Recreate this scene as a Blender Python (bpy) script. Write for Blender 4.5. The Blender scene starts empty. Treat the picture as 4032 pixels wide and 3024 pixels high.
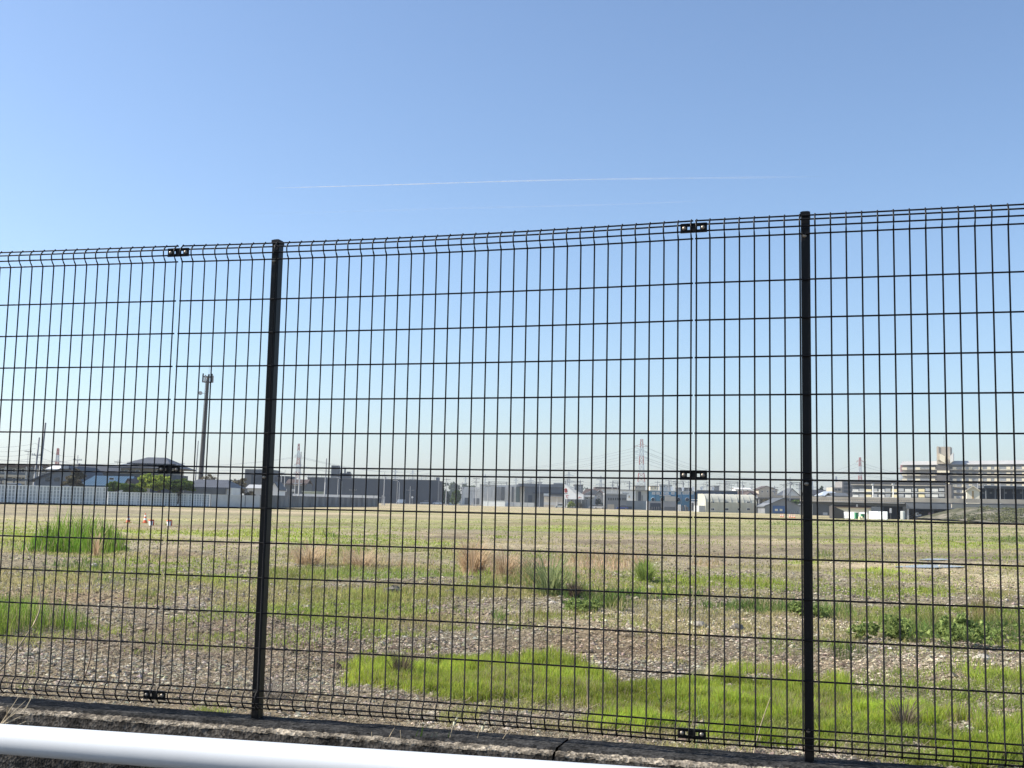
import bpy, math, random
import numpy as np
from mathutils import Vector, Matrix

# ---------------------------------------------------------------- camera
SC = bpy.context.scene
COL = SC.collection
F = 4565.0                      # focal length in photo pixels (photo 4032 x 3024)
CAM = np.array([0.0, 0.0, 1.6])
def rotm(yaw, pitch, roll):
    cy, sy = math.cos(yaw), math.sin(yaw); cp, sp = math.cos(pitch), math.sin(pitch)
    cr, sr = math.cos(roll), math.sin(roll)
    fw = np.array([-sy*cp, cy*cp, sp]); rt = np.array([cy, sy, 0.0]); up = np.cross(rt, fw)
    return np.array([cr*rt+sr*up, -sr*rt+cr*up, fw])
MW = rotm(0.0, math.atan(467/4565), 0.0225)
camd = bpy.data.cameras.new('camera'); cam = bpy.data.objects.new('camera', camd); COL.objects.link(cam)
camd.sensor_fit = 'HORIZONTAL'; camd.sensor_width = 36.0; camd.lens = F/4032*36.0
camd.clip_start = 0.1; camd.clip_end = 30000
m = Matrix.Identity(4)
for i in range(3):
    m[i][0] = MW[0][i]; m[i][1] = MW[1][i]; m[i][2] = -MW[2][i]; m[i][3] = CAM[i]
cam.matrix_world = m
SC.camera = cam

# ---------------------------------------------------------------- sky, sun, exposure
SUN_AZ, SUN_EL = math.radians(-84), math.radians(40)
w = bpy.data.worlds.new('World'); SC.world = w; w.use_nodes = True
nt = w.node_tree; bg = nt.nodes['Background']
sky = nt.nodes.new('ShaderNodeTexSky'); sky.sky_type = 'NISHITA'; sky.sun_disc = False
sky.sun_elevation = SUN_EL; sky.sun_rotation = SUN_AZ
sky.air_density = 1.0; sky.dust_density = 0.9; sky.ozone_density = 4.0; sky.altitude = 20
tint = nt.nodes.new('ShaderNodeVectorMath'); tint.operation = 'MULTIPLY'; tint.inputs[1].default_value = (0.985, 0.985, 0.995)
nt.links.new(sky.outputs[0], tint.inputs[0]); nt.links.new(tint.outputs[0], bg.inputs[0]); bg.inputs[1].default_value = 0.126
sd = Vector((math.sin(SUN_AZ)*math.cos(SUN_EL), math.cos(SUN_AZ)*math.cos(SUN_EL), math.sin(SUN_EL)))
sl = bpy.data.lights.new('sun', 'SUN'); sl.energy = 4.9; sl.angle = math.radians(0.5); sl.color = (1, 0.94, 0.84)
so = bpy.data.objects.new('sun', sl); COL.objects.link(so); so.rotation_euler = sd.to_track_quat('Z', 'Y').to_euler()
so.location = (-20, 5, 30)
SC.view_settings.view_transform = 'Standard'; SC.view_settings.look = 'None'
SC.view_settings.exposure = 0.6; SC.view_settings.gamma = 1.0; SC.view_settings.use_curve_mapping = False

# ---------------------------------------------------------------- pixel <-> world helpers
def ray(u, v): return (u-2016)/F*MW[0]-(v-1512)/F*MW[1]+MW[2]
def at(u, v, Y):
    r = ray(u, v); return CAM+r*(Y/r[1])
def onground(u, v, z=0.0):
    r = ray(u, v); return CAM+r*((z-CAM[2])/r[2])
def hor(u): return 1979+0.0225*(u-2016)
def gx(u, Y): return at(u, hor(u), Y)[0]
def toimg(P):
    d = P-CAM; z = d@MW[2]; z = np.where(np.abs(z) < 1e-6, 1e-6, z)
    return 2016+F*(d@MW[0])/z, 1512-F*(d@MW[1])/z, z

# ---------------------------------------------------------------- noise
def vnoise(x, y, seed=0):
    xi = np.floor(x).astype(np.int64); yi = np.floor(y).astype(np.int64); fx = x-xi; fy = y-yi
    fx = fx*fx*(3-2*fx); fy = fy*fy*(3-2*fy)
    def h(a, b):
        n = (a*374761393+b*668265263+seed*974634777) & 0xffffffff
        n = ((n ^ (n >> 13))*1274126177) & 0xffffffff
        return ((n ^ (n >> 16)) & 0xffff)/65535.0
    return (h(xi, yi)*(1-fx)+h(xi+1, yi)*fx)*(1-fy)+(h(xi, yi+1)*(1-fx)+h(xi+1, yi+1)*fx)*fy
def fbm(x, y, s, octv=4, seed=0):
    x = x/s; y = y/s; t = 0; a = 0.5; tot = 0
    for k in range(octv):
        t = t+a*vnoise(x, y, seed+k); tot += a; a *= 0.5; x = x*2.03+17.3; y = y*2.03+5.1
    return t/tot

# ---------------------------------------------------------------- materials
MATS = {}
def mat(name, col, rough=0.8, var=0.15, scale=1.0, metal=0.0, bump=0.0, bscale=20.0, wave=None, spec=0.3, coord='Object', attr=None, col2=None, contrast=None):
    if name in MATS: return MATS[name]
    M = bpy.data.materials.new(name); M.use_nodes = True; t = M.node_tree; b = t.nodes['Principled BSDF']
    b.inputs['Roughness'].default_value = rough; b.inputs['Metallic'].default_value = metal
    b.inputs['Specular IOR Level'].default_value = spec
    tc = t.nodes.new('ShaderNodeTexCoord'); n = t.nodes.new('ShaderNodeTexNoise')
    n.inputs['Scale'].default_value = scale; n.inputs['Detail'].default_value = 6; n.inputs['Roughness'].default_value = 0.65
    t.links.new(tc.outputs[coord], n.inputs['Vector'])
    r = t.nodes.new('ShaderNodeValToRGB'); c = np.array(col)
    lo = c*(1-var) if col2 is None else np.array(col2)
    hi = np.minimum(c*(1+var), 0.95)
    r.color_ramp.elements[0].position = 0.3; r.color_ramp.elements[1].position = 0.7
    r.color_ramp.elements[0].color = (*lo, 1); r.color_ramp.elements[1].color = (*hi, 1)
    t.links.new(n.outputs['Fac'], r.inputs[0]); out = r.outputs[0]
    if wave:
        wv = t.nodes.new('ShaderNodeTexWave'); wv.bands_direction = wave[0]; wv.inputs['Scale'].default_value = wave[1]
        wv.inputs['Distortion'].default_value = 0.0
        t.links.new(tc.outputs['Object'], wv.inputs['Vector'])
        mx = t.nodes.new('ShaderNodeMix'); mx.data_type = 'RGBA'; mx.blend_type = 'MULTIPLY'; mx.inputs[0].default_value = wave[2]
        t.links.new(out, mx.inputs[6]); t.links.new(wv.outputs['Color'], mx.inputs[7]); out = mx.outputs[2]
    if attr:
        a = t.nodes.new('ShaderNodeAttribute'); a.attribute_name = attr
        mx = t.nodes.new('ShaderNodeMix'); mx.data_type = 'RGBA'; mx.blend_type = 'MULTIPLY'; mx.inputs[0].default_value = 1
        t.links.new(out, mx.inputs[6]); t.links.new(a.outputs['Color'], mx.inputs[7]); out = mx.outputs[2]
    t.links.new(out, b.inputs['Base Color'])
    if bump:
        n2 = t.nodes.new('ShaderNodeTexNoise'); n2.inputs['Scale'].default_value = bscale; n2.inputs['Detail'].default_value = 5
        t.links.new(tc.outputs[coord], n2.inputs['Vector'])
        bp = t.nodes.new('ShaderNodeBump'); bp.inputs['Strength'].default_value = bump; bp.inputs['Distance'].default_value = 0.02
        t.links.new(n2.outputs['Fac'], bp.inputs['Height']); t.links.new(bp.outputs[0], b.inputs['Normal'])
    MATS[name] = M; return M
def leafmat(name, trans=0.45, gain=1.0):
    if name in MATS: return MATS[name]
    M = bpy.data.materials.new(name); M.use_nodes = True; t = M.node_tree; t.nodes.clear()
    o = t.nodes.new('ShaderNodeOutputMaterial'); a = t.nodes.new('ShaderNodeAttribute'); a.attribute_name = 'col'
    d = t.nodes.new('ShaderNodeBsdfDiffuse'); tr = t.nodes.new('ShaderNodeBsdfTranslucent'); mx = t.nodes.new('ShaderNodeMixShader')
    mx.inputs[0].default_value = trans
    t.links.new(a.outputs['Color'], d.inputs[0]); t.links.new(a.outputs['Color'], tr.inputs[0])
    t.links.new(d.outputs[0], mx.inputs[1]); t.links.new(tr.outputs[0], mx.inputs[2]); t.links.new(mx.outputs[0], o.inputs[0])
    MATS[name] = M; return M

# ---------------------------------------------------------------- object helpers
def tag(o, label=None, cat=None, group=None, kind=None):
    if label: o['label'] = label
    if cat: o['category'] = cat
    if group: o['group'] = group
    if kind: o['kind'] = kind
    return o
def empty(name, loc, label, cat, group=None, rz=0.0):
    o = bpy.data.objects.new(name, None); COL.objects.link(o); o.location = [float(c) for c in loc]; o.rotation_euler = (0, 0, rz)
    o.empty_display_size = 0.3
    return tag(o, label, cat, group)
def npmesh(name, V, Fc, material, parent=None, col=None, smooth=False):
    """V (n,3); Fc (m,k) equal-size faces or list of arrays"""
    me = bpy.data.meshes.new(name)
    V = np.asarray(V, dtype=np.float32); Fl = Fc if isinstance(Fc, list) else [Fc]
    Fl = [np.asarray(f, dtype=np.int32) for f in Fl if len(f)]
    me.vertices.add(len(V)); me.vertices.foreach_set('co', V.ravel())
    tot = sum(f.size for f in Fl); n = sum(len(f) for f in Fl)
    me.loops.add(tot); me.loops.foreach_set('vertex_index', np.concatenate([f.ravel() for f in Fl]))
    sizes = np.concatenate([np.full(len(f), f.shape[1], dtype=np.int32) for f in Fl])
    starts = np.concatenate([[0], np.cumsum(sizes)[:-1]]).astype(np.int32)
    me.polygons.add(n); me.polygons.foreach_set('loop_start', starts)
    me.polygons.foreach_set('use_smooth', np.full(n, bool(smooth)))
    if col is not None:
        ca = me.color_attributes.new('col', 'FLOAT_COLOR', 'POINT')
        c4 = np.ones((len(V), 4), dtype=np.float32); c4[:, :3] = col; ca.data.foreach_set('color', c4.ravel())
    me.update(calc_edges=True); me.validate()
    o = bpy.data.objects.new(name, me); COL.objects.link(o)
    if material: me.materials.append(material)
    if parent: o.parent = parent
    return o
class MB:
    def __init__(s): s.V = []; s.F4 = []; s.F3 = []
    def quadbox(s, c):          # 8 corners, bottom 4 then top 4
        i = len(s.V); s.V += [tuple(map(float, p)) for p in c]
        for f in ((3,2,1,0),(4,5,6,7),(0,1,5,4),(1,2,6,5),(2,3,7,6),(3,0,4,7)): s.F4.append([i+k for k in f])
        return s
    def box(s, x0, x1, y0, y1, z0, z1):
        return s.quadbox([(x0,y0,z0),(x1,y0,z0),(x1,y1,z0),(x0,y1,z0),(x0,y0,z1),(x1,y0,z1),(x1,y1,z1),(x0,y1,z1)])
    def frustum(s, cx, cy, a0, b0, a1, b1, z0, z1):
        return s.quadbox([(cx-a0,cy-b0,z0),(cx+a0,cy-b0,z0),(cx+a0,cy+b0,z0),(cx-a0,cy+b0,z0),(cx-a1,cy-b1,z1),(cx+a1,cy-b1,z1),(cx+a1,cy+b1,z1),(cx-a1,cy+b1,z1)])
    def tube(s, pts, r, n=6, cap=True):
        pts = [np.array(p, dtype=float) for p in pts]
        rr = r if hasattr(r, '__len__') else [r]*len(pts); rings = []
        for k, p in enumerate(pts):
            a = pts[max(0, k-1)]; b = pts[min(len(pts)-1, k+1)]; d = b-a; d /= (np.linalg.norm(d)+1e-12)
            h = np.array([0, 0, 1.0]) if abs(d[2]) < 0.9 else np.array([1.0, 0, 0])
            e1 = np.cross(d, h); e1 /= np.linalg.norm(e1); e2 = np.cross(d, e1); i = len(s.V); rings.append(i)
            for q in range(n):
                t = 2*math.pi*(q+.5)/n; s.V.append(tuple(p+rr[k]*(math.cos(t)*e1+math.sin(t)*e2)))
        for a, b in zip(rings[:-1], rings[1:]):
            for q in range(n): s.F4.append([a+q, a+(q+1)%n, b+(q+1)%n, b+q])
        if cap:
            for ring, last in ((rings[0], 0), (rings[-1], 1)):
                i = len(s.V); s.V.append(tuple(pts[-1] if last else pts[0]))
                for q in range(n): s.F3.append([i, ring+q, ring+(q+1)%n])
        return s
    def prism(s, poly, y0, y1):     # polygon in xz, extruded along y
        i = len(s.V); n = len(poly)
        s.V += [(float(p[0]), float(y0), float(p[1])) for p in poly]+[(float(p[0]), float(y1), float(p[1])) for p in poly]
        for k in range(n): s.F4.append([i+k, i+(k+1)%n, i+n+(k+1)%n, i+n+k])
        for off in (0, n):
            for k in range(1, n-1): s.F3.append([i+off, i+off+k, i+off+k+1])
        return s
    def quad(s, a, b, c, d):
        i = len(s.V); s.V += [tuple(map(float, p)) for p in (a, b, c, d)]; s.F4.append([i, i+1, i+2, i+3]); return s
    def build(s, name, material, parent=None, smooth=False):
        fl = []
        if s.F4: fl.append(s.F4)
        if s.F3: fl.append(s.F3)
        return npmesh(name, s.V, fl, material, parent, smooth=smooth)
def copy_tree(o, parent=None):
    c = o.copy(); COL.objects.link(c); c.parent = parent
    for ch in list(o.children): copy_tree(ch, c)
    return c

# ---------------------------------------------------------------- common materials
M_dark = mat('dark_paint', (0.007, 0.006, 0.006), 0.45, 0.2, 3, spec=0.22)
M_glass = mat('window_glass', (0.03, 0.04, 0.055), 0.12, 0.3, 0.5, spec=0.8)
M_white = mat('white_paint', (0.78, 0.78, 0.76), 0.6, 0.05, 0.6)
M_offw = mat('offwhite_wall', (0.74, 0.73, 0.68), 0.8, 0.1, 0.4)
M_lgrey = mat('light_grey_wall', (0.42, 0.43, 0.43), 0.85, 0.1, 0.3)
M_grey = mat('grey_wall', (0.2, 0.21, 0.22), 0.85, 0.15, 0.3)
M_dgrey = mat('dark_grey_wall', (0.1, 0.11, 0.12), 0.8, 0.2, 0.25)
M_navy = mat('navy_cladding', (0.02, 0.032, 0.052), 0.7, 0.25, 0.15)
M_cream = mat('cream_wall', (0.82, 0.74, 0.55), 0.85, 0.08, 0.4)
M_beige = mat('beige_concrete', (0.46, 0.41, 0.33), 0.9, 0.18, 0.3)
M_brown = mat('brown_roof', (0.09, 0.065, 0.055), 0.8, 0.2, 0.5)
M_tile = mat('grey_tile_roof', (0.13, 0.135, 0.145), 0.55, 0.2, 0.6, wave=('X', 1.1, 0.65))
M_tile2 = mat('dark_tile_roof', (0.08, 0.083, 0.09), 0.55, 0.2, 0.6, wave=('X', 0.9, 0.5))
M_blue = mat('blue_tin_roof', (0.06, 0.12, 0.18), 0.45, 0.12, 0.6, wave=('X', 0.8, 0.45))
M_conc = mat('pole_concrete', (0.33, 0.33, 0.32), 0.85, 0.12, 1)
M_steel = mat('grey_steel', (0.16, 0.17, 0.18), 0.5, 0.1, 2)
M_wire = mat('wire_grey', (0.2, 0.21, 0.23), 0.6, 0.05, 1)
M_bluewall = mat('blue_cladding', (0.06, 0.2, 0.33), 0.55, 0.12, 0.3)
M_navy2 = mat('deep_blue_wall', (0.02, 0.05, 0.11), 0.6, 0.15, 0.3)
M_red = mat('red_paint', (0.5, 0.06, 0.04), 0.5, 0.1, 1)
M_orange = mat('orange_plastic', (0.62, 0.11, 0.03), 0.5, 0.1, 1)
M_tyre = mat('tyre_rubber', (0.02, 0.02, 0.02), 0.8, 0.1, 1)
M_yel = mat('yellow_panel', (0.88, 0.76, 0.45), 0.8, 0.06, 0.5)
M_green = mat('green_paint', (0.03, 0.2, 0.09), 0.6, 0.1, 1)
LEAF = leafmat('foliage', 0.4); BLADE = leafmat('grass_blades', 0.5)

# ================================================================ GROUND COVER MAP
# (u, v, ru, rv, kind, strength): where each kind of growth stands in the field
PATCH = [
 # lime young grass near the fence
 (1600,2580,270,48,'lime',1.0),(1950,2620,430,55,'lime',1.0),(1700,2690,330,42,'lime',1.0),(1480,2640,180,60,'lime',1.0),
 (2150,2700,480,65,'lime',1.0),(1900,2745,330,45,'lime',0.9),(2450,2770,420,50,'lime',0.8),(2600,2720,230,60,'lime',1.0),(2830,2740,330,110,'lime',1.1),
 (2950,2850,420,110,'lime',1.05),(3200,2900,420,90,'lime',1.0),(2560,2890,300,60,'lime',0.9),(3300,2840,260,55,'lime',0.6),(3700,2900,400,80,'lime',1.0),(3950,2860,160,100,'lime',0.8),(3800,2980,380,60,'lime',1.0),
 (3950,2685,140,34,'lime',1.1),(3700,2650,120,16,'lime',0.7),(3290,2712,60,26,'lime',0.9),(2150,2600,130,20,'lime',0.8),
 (1180,2640,110,26,'olive',0.6),(200,2855,0,0,'lime',0),
 # left side
 (90,2475,280,62,'tallmid',0.95),(420,2460,110,45,'lime',0.5),(60,2130,140,40,'lime',0.9),(60,2070,200,18,'lime',0.7),
 (270,2150,185,34,'reed',1.3),(420,2165,60,20,'reed',0.7),(90,2160,110,20,'tallmid',0.6),
 (330,2230,150,30,'dark',0.7),(240,2280,120,22,'olive',0.7),(450,2290,120,18,'dark',0.5),(560,2340,90,30,'olive',0.6),(600,2380,90,22,'olive',0.6),
 # mid bands
 (620,2105,500,15,'lime',0.9),(1150,2085,330,11,'lime',0.8),(1150,2118,260,18,'lime',0.9),(1320,2125,240,18,'mid',0.8),(1600,2140,260,16,'lime',0.6),
 (2300,2082,380,11,'lime',0.9),(2600,2088,200,6,'lime',0.8),(2080,2100,160,10,'olive',0.6),(1600,2055,150,8,'olive',0.7),(1600,2090,60,6,'lime',0.7),
 (2750,2040,330,9,'olive',0.9),(3300,2060,560,12,'mid',1.1),(3500,2062,500,9,'dark',1.0),(3800,2085,300,12,'dark',0.6),(3150,2062,120,8,'mid',0.7),(2500,2035,220,6,'olive',0.6),
 (3500,2132,330,17,'lime',0.85),(3850,2150,260,16,'lime',0.9),(3700,2125,300,10,'dark',0.6),(3240,2187,40,12,'dark',0.8),(3980,2130,60,20,'dark',0.9),
 (3180,2215,120,14,'lime',0.8),(3450,2255,200,20,'lime',0.95),(3650,2280,260,14,'lime',0.6),(3100,2245,130,14,'olive',0.7),
 (3420,2305,170,30,'olive',0.95),(3700,2340,260,34,'lime',0.75),(3900,2350,160,30,'olive',0.7),(3000,2305,200,26,'lime',0.95),(2750,2290,260,20,'lime',0.9),
 (2500,2330,200,18,'lime',0.7),(2640,2350,160,12,'dark',0.8),(3250,2290,120,26,'mid',0.7),
 (2540,2262,38,34,'tallmid',1.2),(2330,2370,150,32,'dark',1.0),(2470,2390,130,22,'dark',0.9),(2230,2430,240,24,'olive',0.85),(2520,2470,90,18,'dark',0.7),(2790,2400,160,26,'dark',0.85),
 (3020,2385,170,36,'dark',0.95),(3280,2400,150,32,'dark',1.0),(3550,2430,260,44,'mid',0.95),(3620,2480,130,34,'dark',1.2),(3880,2500,170,34,'dark',1.2),(3900,2420,180,40,'mid',0.7),(3300,2470,200,24,'mid',0.6),(3130,2560,200,24,'mid',0.5),(3350,2585,80,24,'dark',0.6),
 (3700,2570,200,18,'mid',0.5),(2900,2470,100,14,'mid',0.6),(3650,2640,160,30,'mid',0.6),(3500,2760,180,30,'mid',0.4),
 (2080,2260,70,40,'dark',0.7),(2160,2310,130,50,'dark',0.85),(1900,2320,120,40,'mid',0.8),(2080,2345,90,30,'olive',0.7),
 (1450,2258,320,26,'mid',0.9),(1180,2252,170,24,'mid',0.9),(1150,2300,130,34,'olive',0.8),(1330,2345,230,26,'olive',0.75),(1700,2345,240,26,'olive',0.9),(1560,2370,150,18,'olive',0.7),
 (1150,2165,180,16,'mid',0.7),(1450,2170,260,24,'mid',0.8),(1750,2190,200,24,'olive',0.8),(1300,2115,60,18,'dark',0.9),(1900,2280,110,30,'mid',0.6),
 (860,2290,180,20,'lime',0.6),(900,2310,90,26,'lime',0.7),(980,2200,90,20,'mid',0.5),(760,2240,120,14,'lime',0.5),(1500,2470,40,20,'lime',0.7),(1960,2430,30,14,'dark',0.8),(1980,2420,40,20,'mid',0.6),
 (3960,2250,160,10,'olive',0.4),(2850,2240,200,8,'olive',0.5),(700,2470,60,10,'olive',0.4),
 # dry, straw coloured growth
 (1220,2190,130,34,'dry',1.0),(1420,2200,150,34,'dry',0.8),(1630,2215,150,28,'dry',0.5),(1860,2215,70,46,'dry',1.2),(1990,2240,60,44,'dry',1.1),(2080,2290,40,26,'dry',0.9),
 (2300,2225,190,34,'dry',0.95),(2450,2218,110,34,'dry',0.9),(2160,2215,120,24,'dry',0.7),(2350,2290,180,24,'dry',0.7),(2790,2225,70,18,'dry',1.1),
 (680,2190,110,26,'dry',0.6),(380,2170,16,40,'dry',1.0),(260,2340,260,16,'dry',0.5),(3850,2420,60,28,'brown',1.1),(2770,2200,20,10,'dry',0.5),(2640,2520,30,26,'dry',0.4),
 (1700,2390,150,12,'dry',0.5),(2700,2545,30,30,'dry',0.3),
]
PATCH = [p for p in PATCH if p[5] > 0]
PCOL = {'lime': (0.37, 0.45, 0.07), 'mid': (0.24, 0.32, 0.07), 'tallmid': (0.2, 0.3, 0.05), 'reed': (0.17, 0.28, 0.04),
        'dark': (0.15, 0.22, 0.06), 'olive': (0.32, 0.33, 0.1), 'dry': (0.5, 0.36, 0.23), 'brown': (0.24, 0.15, 0.08)}
PH = {'lime': (0.035, 0.1), 'mid': (0.03, 0.11), 'tallmid': (0.1, 0.36), 'reed': (0.25, 0.85), 'dark': (0.04, 0.17), 'olive': (0.03, 0.12), 'dry': (0.05, 0.32), 'brown': (0.08, 0.24)}
def cover(u, v, x, y, kinds=None):
    """strength and colour of growth at image points whose ground position is x,y"""
    n1 = fbm(x, y, 1.4, 4, 11)-0.5; n2 = fbm(x, y, 5.5, 3, 23)-0.5; n3 = fbm(x, y, 0.4, 3, 29)-0.5; n4 = fbm(x, y, 0.14, 2, 31)-0.5
    best = np.zeros_like(u); col = np.zeros((len(u), 3))
    for (pu, pv, ru, rv, k, s) in PATCH:
        if kinds and k not in kinds: continue
        d = np.sqrt(((u-pu)/ru)**2+((v-pv)/rv)**2)
        st = np.clip((1.0-d+1.5*n1+1.3*n2)*2.6, 0, 1)*np.clip((1.55-d)*4, 0, 1)*s*np.clip(0.72+3.0*n1+4.2*n3+2.4*n4, 0, 1.2)
        q = st > best; best[q] = st[q]; col[q] = PCOL[k]
    return np.clip(best, 0, 1), col

# bare soil and gravel of different tone: (u, v, ru, rv, multiplier)
TONES = [(2200,2062,500,7,(0.75,0.72,0.7)),(700,2070,500,5,(0.75,0.72,0.7)),(1900,2105,400,8,(0.78,0.76,0.75)),(3450,2148,500,7,(0.7,0.68,0.7)),(900,2143,300,7,(0.75,0.73,0.72)),(2500,2180,500,12,(0.85,0.82,0.8)),(3850,2210,200,8,(0.72,0.7,0.7)),(3000,2115,800,9,(0.72,0.7,0.72)),(2900,2158,650,26,(0.82,0.8,0.8)),(3300,2172,450,12,(0.8,0.78,0.78)),(3750,2190,300,12,(0.72,0.7,0.7)),(400,2045,800,7,(1.25,1.22,1.2)),(1500,2050,700,7,(1.2,1.18,1.15)),(1300,2062,260,4,(0.65,0.62,0.6)),
 (3500,2228,500,12,(1.3,1.28,1.25)),(3900,2300,260,34,(1.3,1.28,1.22)),(1000,2520,900,110,(0.85,0.8,0.78)),(2950,2470,800,44,(1.45,1.42,1.35)),(3600,2640,600,70,(1.3,1.27,1.2)),(2300,2440,380,40,(1.3,1.27,1.2)),(2350,2530,500,60,(1.0,0.92,0.85)),
 (700,2180,120,14,(0.6,0.58,0.58)),(950,2195,60,14,(0.55,0.54,0.55)),(180,2235,60,8,(0.45,0.45,0.45)),(1780,2120,120,14,(0.7,0.68,0.68)),(2450,2135,300,8,(0.7,0.68,0.7)),(3100,2620,260,60,(0.95,0.9,0.86)),(1500,2145,90,10,(0.7,0.65,0.6)),(300,2350,500,26,(1.1,0.98,0.85)),(1400,2430,500,30,(1.08,0.98,0.88))]
def tone_at(u, v, x, y):
    m = np.ones((len(u), 3)); n = fbm(x, y, 1.8, 3, 301)-0.5
    for (pu, pv, ru, rv, c) in TONES:
        st = np.clip((1.15-np.sqrt(((u-pu)/ru)**2+((v-pv)/rv)**2)+1.2*n)*1.6, 0, 1)[:, None]; m = m*(1-st)+m*np.array(c)*st
    return m
# ================================================================ GROUND
rng = np.random.default_rng(7)
rows = np.concatenate([np.array([-60., -20, -5, 0, 3, 5, 6]), np.geomspace(6.8, 700, 430), np.geomspace(760, 9000, 12)])
tt = np.concatenate([np.linspace(-3, -1.05, 12), np.linspace(-1, 1, 520), np.linspace(1.05, 3, 12)])
GY, GT = np.meshgrid(rows, tt, indexing='ij'); GX = GT*(np.maximum(GY, 7)*0.5+1.0)
nz = (fbm(GX, GY, 0.5, 4, 3)-0.5)*0.1+(fbm(GX, GY, 4.0, 3, 5)-0.5)*0.16
ww = np.clip((GY-6.2)/1.5, 0, 1)*np.clip((160-GY)/110, 0, 1)*np.clip(3.0-np.abs(GT)*2, 0, 1)
GZ = nz*ww
def gz(x, y):
    n = (fbm(x, y, 0.5, 4, 3)-0.5)*0.1+(fbm(x, y, 4.0, 3, 5)-0.5)*0.16
    return n*np.clip((y-6.2)/1.5, 0, 1)*np.clip((160-y)/110, 0, 1)
P = np.stack([GX.ravel(), GY.ravel(), GZ.ravel()], 1)
gu, gv, gw = toimg(np.stack([GX.ravel(), GY.ravel(), np.zeros(GX.size)], 1))
gu = np.where(gw > 0, gu, -9999.); gv = np.where(gw > 0, gv, -9999.)
cv, cc = cover(gu, gv, P[:, 0], P[:, 1])
x, y = P[:, 0], P[:, 1]
g1 = fbm(x, y*1.0, 3.0, 4, 41); g2 = fbm(x, y, 14, 4, 51); g3 = fbm(x*0.5, y*1.6, 30, 4, 61); g4 = fbm(x, y, 0.35, 3, 71)
tan = np.array([0.42, 0.335, 0.23]); gry = np.array([0.27, 0.225, 0.17]); drk = np.array([0.14, 0.12, 0.10]); pal = np.array([0.42, 0.38, 0.31])
far = np.clip((y-25)/60, 0, 1)[:, None]
k = np.clip((g2-0.35)*3.2, 0, 1)[:, None]
base = gry*(1-k)+tan*k
k2 = np.clip((g1-0.55)*3.5, 0, 1)[:, None]; base = base*(1-0.6*k2)+pal*0.6*k2
k3 = np.clip((0.42-g1)*4, 0, 1)[:, None]; base = base*(1-0.45*k3)+drk*0.45*k3
mid = (np.clip((y-22)/20, 0, 1))[:, None]; st_ = np.clip((fbm(x*0.35, y*1.3, 9, 4, 171)-0.4)*4, 0, 1)[:, None]
base = base*(1-0.6*mid)+(np.array([0.2, 0.18, 0.135])*(1-st_)+np.array([0.36, 0.31, 0.215])*st_)*0.6*mid
far = np.clip((y-95)/60, 0, 1)[:, None]; base = base*(1-0.75*far)+np.array([0.44, 0.36, 0.25])*0.75*far*(0.75+0.5*st_)
# sparse growth far out in the field, in loose drifts
ol = np.clip((g3-0.42)*4, 0, 1)*np.clip((y-12)/40, 0, 1)*(0.35+0.65*np.clip((g1-0.4)*4, 0, 1))
olc = np.array([0.22, 0.25, 0.08]); base = base*(1-0.6*ol[:, None])+olc*0.6*ol[:, None]
base = base*tone_at(gu, gv, x, y)*np.array([1.1, 1.08, 0.96])
base = base*(1-0.6*cv[:, None])+cc*0.6*cv[:, None]*0.8
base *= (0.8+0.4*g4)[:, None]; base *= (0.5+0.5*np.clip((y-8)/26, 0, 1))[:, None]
dist = np.clip((y-560)/200, 0, 1)[:, None]; base = base*(1-dist)+np.array([0.12, 0.13, 0.1])*dist
n0, n1_ = GX.shape
idx = np.arange(n0*n1_).reshape(n0, n1_)
faces = np.stack([idx[:-1, :-1].ravel(), idx[:-1, 1:].ravel(), idx[1:, 1:].ravel(), idx[1:, :-1].ravel()], 1)
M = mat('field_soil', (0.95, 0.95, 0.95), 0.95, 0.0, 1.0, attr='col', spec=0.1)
t = M.node_tree; b = t.nodes['Principled BSDF']
tc = t.nodes.new('ShaderNodeTexCoord'); vo = t.nodes.new('ShaderNodeTexVoronoi'); vo.inputs['Scale'].default_value = 34
vo2 = t.nodes.new('ShaderNodeTexNoise'); vo2.inputs['Scale'].default_value = 3.0; vo2.inputs['Detail'].default_value = 8; vo2.inputs['Roughness'].default_value = 0.8
t.links.new(tc.outputs['Object'], vo.inputs['Vector']); t.links.new(tc.outputs['Object'], vo2.inputs['Vector'])
sep = t.nodes.new('ShaderNodeSeparateColor'); t.links.new(vo.outputs['Color'], sep.inputs[0])
mr = t.nodes.new('ShaderNodeMapRange'); mr.inputs[3].default_value = 0.5; mr.inputs[4].default_value = 1.5
t.links.new(sep.outputs[0], mr.inputs[0])
mr2 = t.nodes.new('ShaderNodeMapRange'); mr2.inputs[1].default_value = 0.3; mr2.inputs[2].default_value = 0.7; mr2.inputs[3].default_value = 0.5; mr2.inputs[4].default_value = 1.5
t.links.new(vo2.outputs['Fac'], mr2.inputs[0])
mm = t.nodes.new('ShaderNodeMath'); mm.operation = 'MULTIPLY'; t.links.new(mr.outputs[0], mm.inputs[0]); t.links.new(mr2.outputs[0], mm.inputs[1])
old = b.inputs['Base Color'].links[0].from_socket
mx = t.nodes.new('ShaderNodeVectorMath'); mx.operation = 'SCALE'; t.links.new(old, mx.inputs[0]); t.links.new(mm.outputs[0], mx.inputs[3])
t.links.new(mx.outputs[0], b.inputs['Base Color'])
bp = t.nodes.new('ShaderNodeBump'); bp.inputs['Strength'].default_value = 0.5; bp.inputs['Distance'].default_value = 0.015
t.links.new(vo.outputs['Distance'], bp.inputs['Height']); t.links.new(bp.outputs[0], b.inputs['Normal'])
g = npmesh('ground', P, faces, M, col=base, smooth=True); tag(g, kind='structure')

# shallow puddles left on the field
M_pud = mat('puddle_water', (0.34, 0.35, 0.34), 0.25, 0.1, 1, spec=0.6)

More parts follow.
